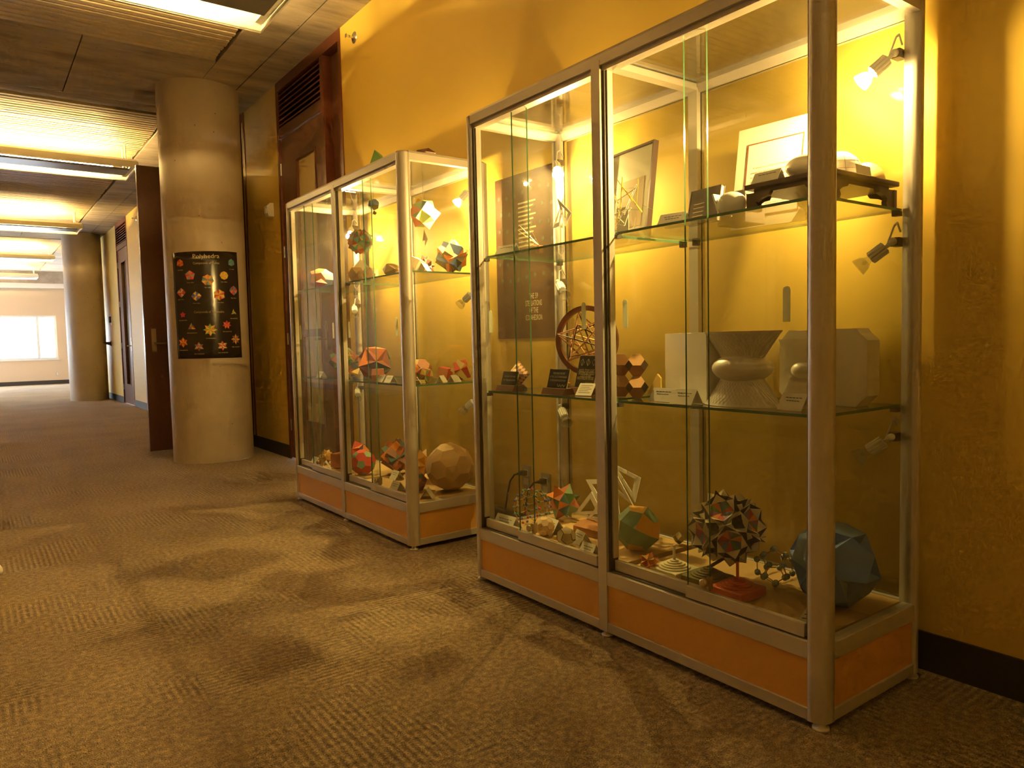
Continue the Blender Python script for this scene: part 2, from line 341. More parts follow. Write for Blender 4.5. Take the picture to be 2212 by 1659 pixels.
#---PART2---
# ------------------------------------------------------------------ doors with louvred transoms
def door_frame(n, ya, yb, side):
    r = struct(link(f'door_{n}', None)); a, b_ = W-.006, W+.13
    box('jamb', (a, b_, ya, ya+.04, 0, ZC), 'wood_red', r); box('jamb', (a, b_, yb-.04, yb, 0, ZC), 'wood_red', r)
    box('head', (a, b_, ya+.04, yb-.04, 3.15, ZC), 'wood_red', r)
    l0 = ya+.04
    if side:
        l0 = ya+.40
        box('mullion', (a+.006, b_, ya+.34, l0, 0, 3.15), 'wood_red', r); box('side_panel', (W+.07, W+.1, ya+.04, ya+.34, 0, 3.15), 'wood_dark', r)
    box('transom_rail', (a+.006, b_, l0, yb-.04, 2.76, 2.845), 'wood_dark', r)
    box('louver_backing', (W+.11, W+.125, l0, yb-.04, 2.845, 3.15), 'cavity', r)
    lv = MB().prism([(W+.004, 0), (W+.004, .013), (W+.085, .045), (W+.085, .034)], 1, l0, yb-.04, 'wood_red').mesh('louver')
    for k in range(7): link('louver', lv, r, (0, 0, 2.862+k*.041))
    return r, l0, yb-.04
def leaf(r, M, w, h, lite, handle_x, lever, film):
    """leaf in its own plane: x along the width from the hinge, y out of the face, z up; a child of the door r"""
    t = .045; x0, x1, z0, z1 = lite
    L_ = link('leaf', None, r, M=M)
    b = MB().box(0, x0, 0, t, .012, h, 'wood_dark').box(x1, w, 0, t, .012, h, 'wood_dark').box(x0, x1, 0, t, .012, z0, 'wood_dark').box(x0, x1, 0, t, z1, h, 'wood_dark')
    b.obj('leaf_panel', L_)
    box('lite', (x0, x1, .018, .026, z0, z1), film, L_)
    f = MB(); q = .016
    for yy in (-.006, t): f.box(x0-q, x0, yy, yy+.006, z0-q, z1+q, 'wood_red').box(x1, x1+q, yy, yy+.006, z0-q, z1+q, 'wood_red').box(x0, x1, yy, yy+.006, z0-q, z0, 'wood_red').box(x0, x1, yy, yy+.006, z1, z1+q, 'wood_red')
    f.obj('lite_trim', L_)
    s = -1 if lever < 0 else 1
    h_ = MB()
    for yy, d in ((0, -1), (t, 1)):
        ya, yb = sorted((yy, yy+d*.006)); h_.box(handle_x-.021, handle_x+.021, ya, yb, .955, 1.18, 'brass')
        h_.rod((handle_x, yy, 1.04), (handle_x, yy+d*.05, 1.04), .009, 'brass').rod((handle_x-s*.01, yy+d*.05, 1.04), (handle_x+lever, yy+d*.05, 1.04), .0095, 'brass').rod((handle_x, yy+d*.006, 1.13), (handle_x, yy+d*.012, 1.13), .014, 'brass', n=16)
    h_.obj('lever_handle', L_)
    for z in (.3, 1.05, 1.8, 2.5): MB().rod((-.004, -.006, z-.05), (-.004, -.006, z+.05), .008, 'steel').obj('hinge', L_)
r1, a_, b_ = door_frame(1, D1[0], D1[1], True)
leaf(r1, frame_M((W+.012, b_-.004, 0), (0, -1, 0), (1, 0, 0)) @ Matrix.Identity(4), b_-a_-.008, 2.752, (.345, .745, .36, 2.515), .865-.12, -.001, 'lite_film') if False else None
def leafM(o, ex, ey):  # x axis ex, y axis ey, z up
    M = Matrix.Identity(4)
    for i in range(3): M[i][0], M[i][1], M[i][2], M[i][3] = ex[i], ey[i], (0, 0, 1)[i], o[i]
    return M
leaf(r1, leafM((W+.012, b_-.004, 0), (0, -1, 0), (1, 0, 0)), b_-a_-.008, 2.752, (.35, .75, .36, 2.515), .855, -.11, 'lite_film')
box('lock_rail', (W-.002, W+.012, b_-.75, b_-.35, 1.06, 1.12), 'wood_dark', r1)
r2, a_, b_ = door_frame(2, D2[0]-.1, D2[1], True)
leaf(r2, leafM((2.238, 7.70, 0), (-1, 0, 0), (0, 1, 0)), .905, 2.706, (.50, .695, .33, 2.52), .825, -.10, 'lite_film')
r3, a_, b_ = door_frame(3, D3[0], D3[1], False)
leaf(r3, leafM((W+.012, b_-.004, 0), (0, -1, 0), (1, 0, 0)), b_-a_-.008, 2.752, (.34, .74, .36, 2.515), .97, -.11, 'lite_dark')

# ------------------------------------------------------------------ small fittings on the walls
def sprinkler(y, z, lab):
    t = thing('sprinkler_head', lab, 'sprinkler', (W, y, z)); R = Matrix.Rotation(-math.pi/2, 4, 'Y')
    MB().lathe([(.001, .012), (.02, .011), (.036, .004), (.040, 0)], 'chrome', 24, M=R).obj('escutcheon', t)
    MB().rod((-.01, 0, 0), (-.035, 0, 0), .009, 'chrome').rod((-.035, 0, .008), (-.058, 0, .004), .0025, 'chrome').rod((-.035, 0, -.008), (-.058, 0, -.004), .0025, 'chrome').obj('nozzle', t)
    MB().box(-.062, -.058, -.014, .014, -.012, .012, 'chrome').obj('deflector', t)
sprinkler(4.79, 3.086, 'chrome sprinkler head high on the yellow wall above the smaller case'); sprinkler(13.05, 3.05, 'small chrome sprinkler head on the wall beside the far louvred door')
t = thing('wall_sensor', 'small white wedge-shaped sensor box on the wall beside the door', 'sensor', (W, 6.6, 2.193))
MB().prism([(0, -.06), (-.05, -.055), (-.062, .03), (-.03, .06), (0, .06)], 1, -.035, .035, 'white_plastic').obj('housing', t); box('lens', (-.064, -.052, -.02, .02, -.03, .01), 'fix_white', t)
t = thing('thermostat', 'pale wall plate with a small dark box beside the far column', 'thermostat', (W, 16.15, 1.56))
box('plate', (-.008, 0, -.10, .10, -.11, .11), 'white_plastic', t, .003); box('control_box', (-.04, -.008, -.04, .04, -.06, .06), 'black_rubber', t, .004)
t = thing('wall_bracket', 'small dark bracket sticking out of the wall behind the far column', 'bracket', (W, 16.35, 1.1))
box('back_plate', (-.008, 0, -.04, .04, -.05, .05), 'base_black', t); MB().prism([(-.008, -.04), (-.14, .01), (-.14, .03), (-.008, .03)], 1, -.015, .015, 'base_black').obj('arm', t)
def outlet(loc, axis, lab):
    t = thing('wall_outlet', lab, 'outlet', loc); d = -.007
    def B(nm, s0, s1, z0, z1, d0, d1, m): return box(nm, (d1, d0, s0, s1, z0, z1) if axis == 'x' else (s0, s1, d1, d0, z0, z1), m, t)
    B('cover_plate', -.035, .035, -.058, .058, 0, d, 'steel')
    for z in (-.022, .022): B('socket', -.017, .017, z-.016, z+.016, d, d-.003, 'white_plastic')
    return t
outlet((2.017, YF, .30), 'y', 'small wall outlet under the far window'); 
OUT = ((2.937, .309), (2.782, .289))
outlet((W, *OUT[0]), 'x', 'steel wall outlet with a black plug, the one closer to the dark wall poster'); outlet((W, *OUT[1]), 'x', 'steel wall outlet with a black plug, the one closer to the orange star')
for (yy, zz), lab, end in zip(OUT, ('black power cord plugged into the outlet closer to the dark wall poster', 'black power cord plugged into the outlet closer to the orange star'), (.33, .16)):
    t = thing('power_cord', lab, 'cord', (W, yy, zz+.022), group='power cords behind the large case')
    MB().box(-.034, -.011, -.014, .014, -.012, .012, 'black_rubber').prism([(-.034, -.010), (-.034, .010), (-.06, .005), (-.06, -.005)], 1, -.006, .006, 'black_rubber').obj('plug', t)
    P = [Vector((-.048, 0, 0)), Vector((-.05, .04, -.01)), Vector((-.046, .085, -.05)), Vector((-.042, .115, -.12)), Vector((-.04, .12+end*.1, -zz*.8)), Vector((-.04, .14+end*.1, -zz-.010))]
    MB().tube(P, .0045, 'black_rubber').obj('cable', t)
# dark wall poster behind the large case
t = thing('wall_poster', 'tall dark poster with pale stars on the wall behind the large case', 'poster', (W-.0005, 2.65, 1.005))
box('sheet', (-.004, -.001, 0, .505, 0, .81), 'p_dkbrown', t)
random.seed(3)
def star2d(n, r0, r1, ph=0): return [((r0 if k % 2 == 0 else r1)*math.cos(ph+k*math.pi/n), (r0 if k % 2 == 0 else r1)*math.sin(ph+k*math.pi/n)) for k in range(2*n)]
mat('star_print', (.13, .16, .13), .6)
for row in range(6):
    for k in range(7):
        yy, zz = .05+k*.067+(.02 if row % 2 else 0), .30+row*.083+.01*math.sin(k)
        if row == 1 and k in (3,): continue
        MB().prism([(yy+a, zz+b_) for a, b_ in star2d(random.choice((5, 6, 8)), .016, .007, k)], 0, -.0046, -.004, 'star_print').obj('printed_star', t)
for i, (tx, z) in enumerate((('THE 59', .205), ('STELLATIONS', .17), ('OF THE', .135), ('ICOSAHEDRON', .10))):
    text('printed_text', tx, .038, 'ink_light', t, frame_M((-.0046, .20, z), (0, -1, 0), (0, 0, 1)), width=.13 if len(tx) > 7 else .07)

b = MB()
for k in range(12):
    z = .66-.021*k; b.box(-.0046, -.004, .17+.02*((k*7) % 3), .31, z, z+.008, 'ink_light')
b.obj('printed_lines', t)
# ------------------------------------------------------------------ display cases
ZD, ZM, ZU = .222, .793, 1.343                       # resting heights: deck, middle shelf, upper shelf
def display_case(loc, dp, L, ym, T, ov, label):
    """front-near corner at loc; x runs to the wall, y along it; ym = centre of the middle post; ov = door overlaps (lo, hi) per module"""
    t = thing('display_case', label, 'display case', loc)
    p, q = .048, .045
    def arc(cx, cy, r, a0, a1, n=6): return [(cx+r*math.cos(math.radians(a0+(a1-a0)*k/n)), cy+r*math.sin(math.radians(a0+(a1-a0)*k/n))) for k in range(n+1)]
    r = .034
    for i, (x, y, c) in enumerate(((0, 0, 0), (0, L-q, 1), (dp-p, 0, 2), (dp-p, L-q, 3))):
        P = {0: arc(r, r, r, 180, 270)+[(p, 0), (p, q), (0, q)], 1: [(0, 0), (p, 0), (p, q)]+arc(r, q-r, r, 90, 180), 2: arc(p-r, r, r, 270, 360)+[(p, q), (0, q), (0, 0)], 3: [(p, 0)]+arc(p-r, q-r, r, 0, 90)+[(0, q), (0, 0)]}[c]
        MB().prism([(x+a, y+b_) for a, b_ in P], 2, .02, T-.012, 'aluminium', True).obj('corner_post', t)
        cx, cy = x+(r if c in (0, 1) else p-r), y+(r if c in (0, 2) else q-r)
        MB().lathe([(.001, T), (.02, T-.002), (.034, T-.012)], 'aluminium', 24, (cx, cy, 0)).obj('corner_cap', t)
        MB().lathe([(.001, .021), (.012, .021), (.012, .007), (.021, .006), (.021, 0), (.001, 0)], 'fix_white', 16, (x+p/2, y+q/2, 0)).obj('foot', t)
    for x in (0, dp-.04):
        box('middle_post', (x, x+.04, ym-.02, ym+.02, .02, T-.03), 'aluminium', t); MB().lathe([(.001, .021), (.012, .021), (.012, .007), (.02, .006), (.02, 0), (.001, 0)], 'fix_white', 16, (x+.02, ym, 0)).obj('foot', t)
    mods = ((q, ym-.02), (ym+.02, L-q))
    for a, b_ in mods:
        for x0, x1, s in ((.001, .035, 1), (dp-.035, dp-.001, -1)):
            box('bottom_rail', (x0, x1, a, b_, .02, .052), 'aluminium', t, .002); box('deck_rail', (x0, x1, a, b_, .178, .224), 'aluminium', t, .002)
            c = (x0+.006, x0+.02) if s > 0 else (x1-.02, x1-.006); box('base_panel', (*c, a, b_, .052, .178), 'laminate', t)
    def prof(x, s): return [(x+s*.001, T-.046), (x+s*.001, T-.014), (x+s*.006, T-.004), (x+s*.016, T), (x+s*.04, T), (x+s*.04, T-.02), (x+s*.03, T-.046)]
    MB().prism(prof(0, 1), 1, q, L-q, 'aluminium').obj('top_rail', t); MB().prism(prof(dp, -1), 1, q, L-q, 'aluminium').obj('top_rail', t)
    def prof2(y, s): return [(y+s*.001, T-.046), (y+s*.001, T-.014), (y+s*.006, T-.004), (y+s*.016, T), (y+s*.04, T), (y+s*.04, T-.02), (y+s*.03, T-.046)]
    MB().prism(prof2(0, 1), 0, p, dp-p, 'aluminium').obj('top_rail', t); MB().prism(prof2(L, -1), 0, p, dp-p, 'aluminium').obj('top_rail', t)
    box('cross_rail', (.04, dp-.04, ym-.02, ym+.02, T-.04, T-.006), 'aluminium', t)
    for y0_, y1_, s in ((.001, .035, 1), (L-.035, L-.001, -1)):
        box('bottom_rail', (p, dp-p, y0_, y1_, .02, .052), 'aluminium', t, .002); box('deck_rail', (p, dp-p, y0_, y1_, .178, .224), 'aluminium', t, .002)
        c = (y0_+.006, y0_+.02) if s > 0 else (y1_-.02, y1_-.006); box('base_panel', (p, dp-p, *c, .052, .178), 'laminate', t)
        yg = .014 if s > 0 else L-.020; box('end_glass', (p, dp-p, yg, yg+.006, .224, T-.046), 'case_glass', t)
    def pane(nm, b_, m='case_glass', par=t):
        """glass with greenish edges on its two thin long sides"""
        o = MB().box(*b_, m); x0, x1, y0_, y1_, z0, z1 = b_
        ob = o.obj(nm, par, fix=False); me = ob.data; me.materials.append(MATS['glass_edge'])
        dims = (x1-x0, y1_-y0_, z1-z0); ax = dims.index(min(dims))
        for po in me.polygons:
            if abs(po.normal[ax]) < .5: po.material_index = 1
        return ob
    for (a, b_), (o0, o1) in zip(mods, ov):
        box('deck', (.036, dp-.036, a, b_, .2, .221), 'deck', t)
        pane('top_glass', (.03, dp-.03, a, b_, T-.018, T-.012)); pane('back_glass', (dp-.020, dp-.014, a, b_, .224, T-.046))
        box('top_track', (.012, .048, a, b_, T-.062, T-.046), 'aluminium', t); box('bottom_track', (.012, .05, a, b_, .221, .228), 'aluminium_dark', t)
        for e in (a, b_-.009): box('door_channel', (.012, .046, e, e+.009, .224, T-.062), 'aluminium_dark', t)
        for e in (a+.009, b_-.015): box('door_bead', (.020, .043, e, e+.006, .27, T-.062), 'aluminium', t)
        for nm, y0_, y1_, xg in (('sliding_door', a+.006, o1, .016), ('sliding_door', o0, b_-.006, .034)):
            d = link(nm, None, t); pane('door_glass', (xg, xg+.006, y0_, y1_, .236, T-.05), 'case_glass', d)
            box('door_rail', (xg-.009, xg+.007, y0_+.008 if xg < .02 else y0_, y1_ if xg < .02 else y1_-.008, .229, .264), 'aluminium', d, .0015)
            py = y0_+.063 if xg < .02 else y1_-.063
            P = [(py-.0105, 1.03), (py+.0105, 1.03)]+[(py+.0105*math.cos(math.radians(k*30)), 1.11+.0105*math.sin(math.radians(k*30))) for k in range(7)]
            MB().prism(P, 0, xg-.0015, xg-.0002, 'frosted').obj('finger_pull', d)
            if xg > .02:
                MB().lathe([(.001, .0), (.013, 0), (.013, .014), (.009, .016), (.001, .016)], 'brass', 16, (xg-.012, y0_+.004, .285), Matrix.Rotation(-math.pi/2, 4, 'Y')).box(xg-.008, xg+.012, y0_-.003, y0_+.004, .262, .30, 'brass').obj('lock', d)
        for z in (ZM, ZU):
            pane('glass_shelf', (.058, dp-.045, a+.004, b_-.004, z-.009, z-.001), 'shelf_glass')
            for x in (.05, dp-.07):
                for e in (a, b_-.02): box('shelf_clip', (x, x+.02, e, e+.02, z-.022, z-.009), 'aluminium_dark', t)
    return t
XA, YA, DA, LA, TA = 1.660, .991, .511, 1.577, 1.912
XB, YB, DB, LB, TB = 1.651, 3.101, .502, 1.565, 1.898
display_case((XA, YA, 0), DA, LA, 1.785-YA, TA, ((1.369-YA, 1.436-YA), (2.196-YA, 2.265-YA)), 'tall aluminium and glass display case holding marble carvings and a large blue solid')
display_case((XB, YB, 0), DB, LB, 3.90-YB, TB, ((3.493-YB, 3.552-YB), (4.288-YB, 4.378-YB)), 'tall aluminium and glass display case in front of the louvred door, full of paper solids')

# ------------------------------------------------------------------ halogen spotlights on the back posts
def spotlight(loc, d, lit, label):
    d = Vector(d).normalized(); t = thing('spotlight', label, 'spotlight', loc, group='halogen spotlights on the back posts of the cases')
    q = d.to_track_quat('Z', 'Y').to_matrix().to_4x4()
    box('bracket', (-.016, .022, -.012, .012, -.012, .012), 'aluminium_dark', t)
    MB().rod((-.02, 0, 0), Vector((-.02, 0, 0))+d*.03, .006, 'white_plastic').sphere((-.02, 0, 0), .011, 'white_plastic', 12).obj('knuckle', t)
    H = Matrix.Translation(Vector((-.02, 0, 0))+d*.022) @ q
    hb = MB()
    for k in range(10):
        a = k*2*math.pi/10; hb.rod((.014*math.cos(a), .014*math.sin(a), .002), (.014*math.cos(a), .014*math.sin(a), .048), .005, 'white_plastic', n=6)
    hb.rod((0, 0, 0), (0, 0, .05), .0145, 'white_plastic', n=16); hb.obj('housing', t, M=H)
    MB().lathe([(.009, .05), (.012, .058), (.020, .068), (.0245, .084), (.0255, .090), (.024, .0885), (.019, .070), (.010, .060)], 'clear_plastic', 24).obj('reflector', t, M=H)
    MB().sphere((0, 0, .068), .006, 'bulb_light' if lit else 'clear_plastic', 12, 1.4).obj('bulb', t, M=H)
    if lit: MB().lathe([(.0001, .0885), (.022, .0875)], 'bulb_light', 24).obj('lens', t, M=H)  # not a real lens: glowing disc added to imitate bloom on the lamp face
    P = [Vector((-.02, 0, 0))+d*.02, Vector((-.012, 0, .045)), Vector((.004, 0, .055)), Vector((.022, 0, .03))]
    MB().tube(P, .003, 'white_plastic', 6).obj('cable', t)
    if lit:
        for kind, share, dist in (('SPOT', .68, .125), ('POINT', .32, .108)):   # the beam, and what leaks through the glass reflector
            ld = bpy.data.lights.new('halogen', kind); ld.energy = SPOT_W*share; ld.color = WARM; ld.shadow_soft_size = .008
            if kind == 'SPOT': ld.spot_size = math.radians(150); ld.spot_blend = .7
            lo = bpy.data.objects.new('halogen', ld); COL.objects.link(lo); lo.parent = t
            lo.matrix_basis = Matrix.Translation(Vector((-.02, 0, 0))+d*dist) @ d.to_track_quat('-Z', 'Y').to_matrix().to_4x4()
    return t
for nm, X, Ya, Lc, dep in (('large case', XA, YA, LA, DA), ('smaller case', XB, YB, LB, DB)):
    for z, lev in ((1.765, 'top'), (1.25, 'middle'), (.70, 'bottom')):
        for e, sgn in ((0, 1), (1, -1)):
            yy = Ya+.058 if e == 0 else Ya+Lc-.058
            lit = lev == 'top'
            lab = f"{'lit' if lit else 'unlit'} halogen spotlight on the {'window-side' if e else 'doorless'} end post, {lev} level of the {nm}"
            lab = f"{'glowing' if lit else 'unlit'} halogen spotlight at the {lev} of the {nm}, " + (('end toward the far windows') if e else ('end away from the far windows'))
            spotlight((X+dep-.055, yy, z), (-.42, sgn*.62, -.62) if lit else (-.30, sgn*.75, -.60), lit, lab)
#---PART3---
# ------------------------------------------------------------------ polyhedra
PHI = (1+5**.5)/2
def hull(P):
    b = bmesh.new()
    for p in P: b.verts.new(p)
    bmesh.ops.convex_hull(b, input=b.verts)
    bmesh.ops.delete(b, geom=[v for v in b.verts if not v.link_faces], context='VERTS')
    bmesh.ops.dissolve_limit(b, angle_limit=math.radians(2.5), verts=b.verts, edges=b.edges)
    b.normal_update(); b.verts.index_update()
    V = [v.co.copy() for v in b.verts]; F = []
    for f in b.faces:
        idx = [v.index for v in f.verts]; c = f.calc_center_median()
        if f.normal.dot(c) < 0: idx.reverse()
        F.append(idx)
    F.sort(key=lambda f: (round(sum(V[i].z for i in f)/len(f), 3), round(sum(V[i].x for i in f)/len(f), 3), round(sum(V[i].y for i in f)/len(f), 3)))
    b.free(); return V, F
def cyc(a, b, c): return [(a, b, c), (b, c, a), (c, a, b)]
def sg(P): return sorted({(sx*p[0], sy*p[1], sz*p[2]) for p in P for sx in (1, -1) for sy in (1, -1) for sz in (1, -1)})
ICO = sg(cyc(0, 1, PHI)); DOD = sg([(1, 1, 1)]+cyc(0, 1/PHI, PHI)); OCT = sg(cyc(1, 0, 0)); CUB = sg([(1, 1, 1)]); CUO = sg(cyc(1, 1, 0)); IDO = sg(cyc(2*PHI, 0, 0)+cyc(1, PHI, PHI*PHI))
TET = [(1, 1, 1), (1, -1, -1), (-1, 1, -1), (-1, -1, 1)]; TIC = sg(cyc(0, 1, 3*PHI)+cyc(1, 2+PHI, 2*PHI)+cyc(PHI, 2, 2*PHI+1)); TOC = sg([p for a in ((0, 1, 2), (0, 2, 1)) for p in cyc(*a)])
RTR = sg([(1, 1, 1)]+cyc(0, 1/PHI, PHI)+cyc(0, 1, PHI)); DIT = sg(cyc(1, 0, 0)+cyc(0, .70711, .70711)+[(.5469, .5469, .5469)]); RDO = sg([(1, 1, 1)]+cyc(2, 0, 0))
PRI6 = [(math.cos(k*math.pi/3), math.sin(k*math.pi/3), z) for k in range(6) for z in (-.8, .8)]
def unit(S):
    V, F = S; r = max(v.length for v in V); return [v/r for v in V], F
SH = {k: unit(hull(v)) for k, v in dict(ico=ICO, dod=DOD, oct=OCT, cub=CUB, cuo=CUO, ido=IDO, tet=TET, tic=TIC, toc=TOC, rtr=RTR, dit=DIT, rdo=RDO, pri6=PRI6).items()}
def tris_of(kind, h=0., cols=('tan',), sel=None, mode='face'):
    """list of (triangle/polygon points, material). h raises (or sinks) a pyramid on every face"""
    V, F = SH[kind]; out = []
    for i, f in enumerate(F):
        pts = [V[k] for k in f]; c = sum(pts, Vector())/len(pts)
        n = c.normalized() if c.length > 1e-6 else Vector((0, 0, 1))
        hh = h if sel is None or len(f) == sel else 0.
        if abs(hh) < 1e-6: out.append((pts, cols[i % len(cols)])); continue
        ap = c+n*hh
        for k in range(len(pts)):
            out.append(([pts[k], pts[(k+1) % len(pts)], ap], cols[(i if mode == 'face' else k if mode == 'side' else i+k) % len(cols)]))
    return out
def compound(kind, rots, cols):
    out = []
    for i, R in enumerate(rots): out += [([R @ p for p in P], cols[i % len(cols)]) for P, _ in tris_of(kind)]
    return out
def RM(ax, d): return Matrix.Rotation(math.radians(d), 3, Vector(ax))
def solid(name, label, cat, c, R, polys, rot=(0, 0, 0), zs=None, group=None, scale=(1, 1, 1)):
    E_ = Matrix.Rotation(math.radians(rot[2]), 3, 'Z') @ Matrix.Rotation(math.radians(rot[1]), 3, 'Y') @ Matrix.Rotation(math.radians(rot[0]), 3, 'X')
    b = MB(); key = {}
    r = max(p.length for P, _ in polys for p in P)
    for P, m in polys:
        Q = [E_ @ p*(R/r) for p in P]; Q = [Vector((p.x*scale[0], p.y*scale[1], p.z*scale[2])) for p in Q]
        b.add(Q, [tuple(range(len(Q)))], 'p_'+m if 'p_'+m in MATS else m)
    z = c[2]
    if zs is not None: z = zs-min(p[2] for p in b.v)+.0005
    o = b.obj(name, None, (c[0], c[1], z), fix=False)
    return tag(o, label, cat, group)
BOUND = {'A': (XA+.062, XA+DA-.05, YA+.045, YA+LA-.045), 'B': (XB+.062, XB+DB-.05, YB+.045, YB+LB-.045)}
def put(case, u, v, rpx, zs, dx=0, dy=0):
    c, R = ball(u, v, rpx, zs); x0, x1, y0_, y1_ = BOUND[case]
    c = Vector((min(max(c.x+dx, x0+R), x1-R), min(max(c.y+dy, y0_+R), y1_-R), c.z)); return c, R
PAPER = 'paper polyhedra in the glass cases'
def ps(case, u, v, rpx, zs, label, polys, rot=(0, 0, 0), name='polyhedron_model', cat='polyhedron', dx=0, dy=0, scale=(1, 1, 1), grow=1., fixed=None):
    c, R = put(case, u, v, rpx, zs, dx, dy)
    if fixed: c, R = Vector((fixed[0], fixed[1], 0)), fixed[2]
    return solid(name, label, cat, c, R*grow, polys, rot, zs, PAPER, scale)
T = tris_of
# ---- large case, deck
CLUSTER = []
ps('A', 1232, 1068, 52, ZD, 'orange and dark green spiky star polyhedron behind the white triangle frames', T('cuo', .85, ('orange', 'dkteal', 'rust', 'sage', 'orange', 'green'), mode='mix'), (20, 15, 40), 'star_polyhedron', 'star', dx=.03, grow=.86)
ps('A', 1377, 1137, 51, ZD, 'large ball checkered in orange and green quadrilaterals', T('dit', 0, ('amber',)) , (25, 12, 38), 'checkered_ball', 'polyhedron')
o = bpy.data.objects['checkered_ball']; o.data.materials.append(MATS['p_sage']); o.data.materials[0] = MATS['p_amber']
for po in o.data.polygons:
    pass
ps('A', 1402, 1214, 24, ZD, 'small orange and yellow star polyhedron beside the cream peg stand', T('ico', .75, ('orange', 'red', 'amber', 'gold'), mode='mix'), (10, 5, 20), 'star_polyhedron', 'star')
ps('A', 1470, 1162, 14, ZD, 'small brown house-shaped block on the case deck', T('rdo', 0, ('olive', 'gold', 'khaki')), (0, 0, 30), 'small_block', 'block')
ps('A', 1827, 1213, 102, ZD, 'large blue polyhedron with dented triangular faces', T('ido', -.17, ('steelblue', 'slate', 'steelblue'), 3), (12, 30, 25), 'blue_polyhedron', 'polyhedron', fixed=(1.965, 1.143, .125))
ps('A', 1177, 1137, 21, ZD, 'small tan faceted ball with pin holes, next to the cream ball', T('tic', 0, ('skin',)), (5, 10, 0), 'faceted_ball', 'ball')
o = bpy.data.objects['faceted_ball']
for k, d in enumerate(((-.8, -.5, .35), (-.75, -.6, .25), (-.7, -.55, .42), (-.85, -.45, .2), (-.75, -.45, -.5))):
    d = Vector(d).normalized(); MB().rod(d*.0335, d*.0362, .0016, 'ink', n=8).obj('pin_hole', o)
c, R = put('A', 1223, 1158, 21, ZD)
o = solid('seamed_ball', 'small cream ball with black seams, brightly lit on the case deck', 'ball', c, R, T('dod', 0, ('cream',)), (18, 10, 25), ZD, PAPER)
V_, F_ = SH['dod']; E_ = Matrix.Rotation(math.radians(25), 3, 'Z') @ Matrix.Rotation(math.radians(10), 3, 'Y') @ Matrix.Rotation(math.radians(18), 3, 'X'); sb = MB(); seen = set()
for f in F_[3:9]:
    for a, b_ in zip(f, f[1:]+f[:1]):
        k = tuple(sorted((a, b_)))
        if k in seen or (a+b_) % 4 == 0: continue
        seen.add(k); sb.rod(E_ @ V_[a]*R*1.004, E_ @ V_[b_]*R*1.004, .0012, 'ink', n=5)
sb.obj('seam_lines', o)
# the two colours of the checkered ball: neighbouring kites alternate
o = bpy.data.objects['checkered_ball']; me = o.data
adj = {}
for po in me.polygons:
    for i in range(len(po.vertices)):
        a, b_ = [tuple(round(x, 4) for x in me.vertices[po.vertices[j]].co) for j in (i, (i+1) % len(po.vertices))]; adj.setdefault(tuple(sorted((a, b_))), []).append(po.index)
colr = {0: 0}; st = [0]
while st:
    q = st.pop()
    for e in adj.values():
        if q in e:
            for w in e:
                if w != q and w not in colr: colr[w] = 1-colr[q]; st.append(w)
for po in me.polygons: po.material_index = colr.get(po.index, 0)
# big black and cream star on its pole
def big_star():
    V, F = SH['ido']; out = []
    for i, f in enumerate(F):
        pts = [V[k] for k in f]; c = sum(pts, Vector())/len(pts); n = c.normalized()
        if len(f) == 5:
            inn = [c+(p-c)*.70 for p in pts]; ap = c-n*.12; cc = ('red', 'slate', 'green', 'orange', 'purple')
            for k in range(5):
                a, b_ = inn[k], inn[(k+1) % 5]; m = (a+b_)/2*.96+c*.02
                out += [([a, m, ap], cc[(k+i) % 5]), ([m, b_, ap], cc[(k+i+2) % 5])]
                A, B_ = pts[k], pts[(k+1) % 5]; top = ((A+B_)*1.2+a+b_).normalized()*1.14
                out += [([A, B_, top], 'cream'), ([B_, b_, top], 'black'), ([b_, a, top], 'cream'), ([a, A, top], 'black')]
        else:
            mids = [(pts[k]+pts[(k+1) % 3])/2 for k in range(3)]
            out.append(([m*.93 for m in mids], 'black'))
            for k in range(3):
                a, b_, d = pts[k], mids[k], mids[k-1]; cc = (a*1.3+b_+d)/3.3; ap = cc.normalized()*1.13
                out += [([a, b_*.93, ap], 'cream'), ([b_*.93, d*.93, ap], 'black'), ([d*.93, a, ap], 'cream')]
    return out
bs = at(1570, 1140, y=1.462); Rb = 84*px(bs); PB = Vector((1.828, 1.484, ZD))
ped = thing('star_on_stand', 'big black and cream spiky star polyhedron with coloured pentagram hollows on a dark stand', 'star polyhedron', PB)
st = solid('star', None, None, (0, 0, 0), Rb, big_star(), (8, -10, 12)); st.parent = ped; st.location = bs-PB
def stepped_base(parent, m, s=.0585, h=.028):
    b = MB(); b.box(-s, s, -s, s, .001, h, m)
    ob = b.obj('square_base', parent); ob.modifiers.new('b', 'BEVEL').width = .002
    prof = [(.001, h+.024)]; z = h+.024
    for r in (.014, .024, .034, .043, .052): prof += [(r, z), (r, z-.0048)]; z -= .0048
    MB().lathe(prof, m, 32, smooth=False).obj('stepped_rings', parent)
stepped_base(ped, 'p_olive'); MB().rod((0, 0, .05), bs-PB-Vector((0, 0, Rb*.75)), .0055, 'p_dkbrown').obj('pole', ped)
def peg_stand(x, y, m, pm, label, peg):
    t = thing('peg_stand', label, 'stand', (x, y, ZD)); stepped_base(t, m)
    MB().rod((0, 0, .045), (0, 0, .05+peg), .0045, pm).obj('peg', t)
mat('p_redpaint', (.62, .11, .03), .45); mat('p_creampaint', (.80, .72, .52), .5)
peg_stand(1.815, 1.362, 'p_redpaint', 'p_redpaint', 'red square stand with stepped rings and an upright peg', .05)
peg_stand(1.812, 1.606, 'p_creampaint', 'p_creampaint', 'cream square stand with stepped rings and a pale peg', .05)
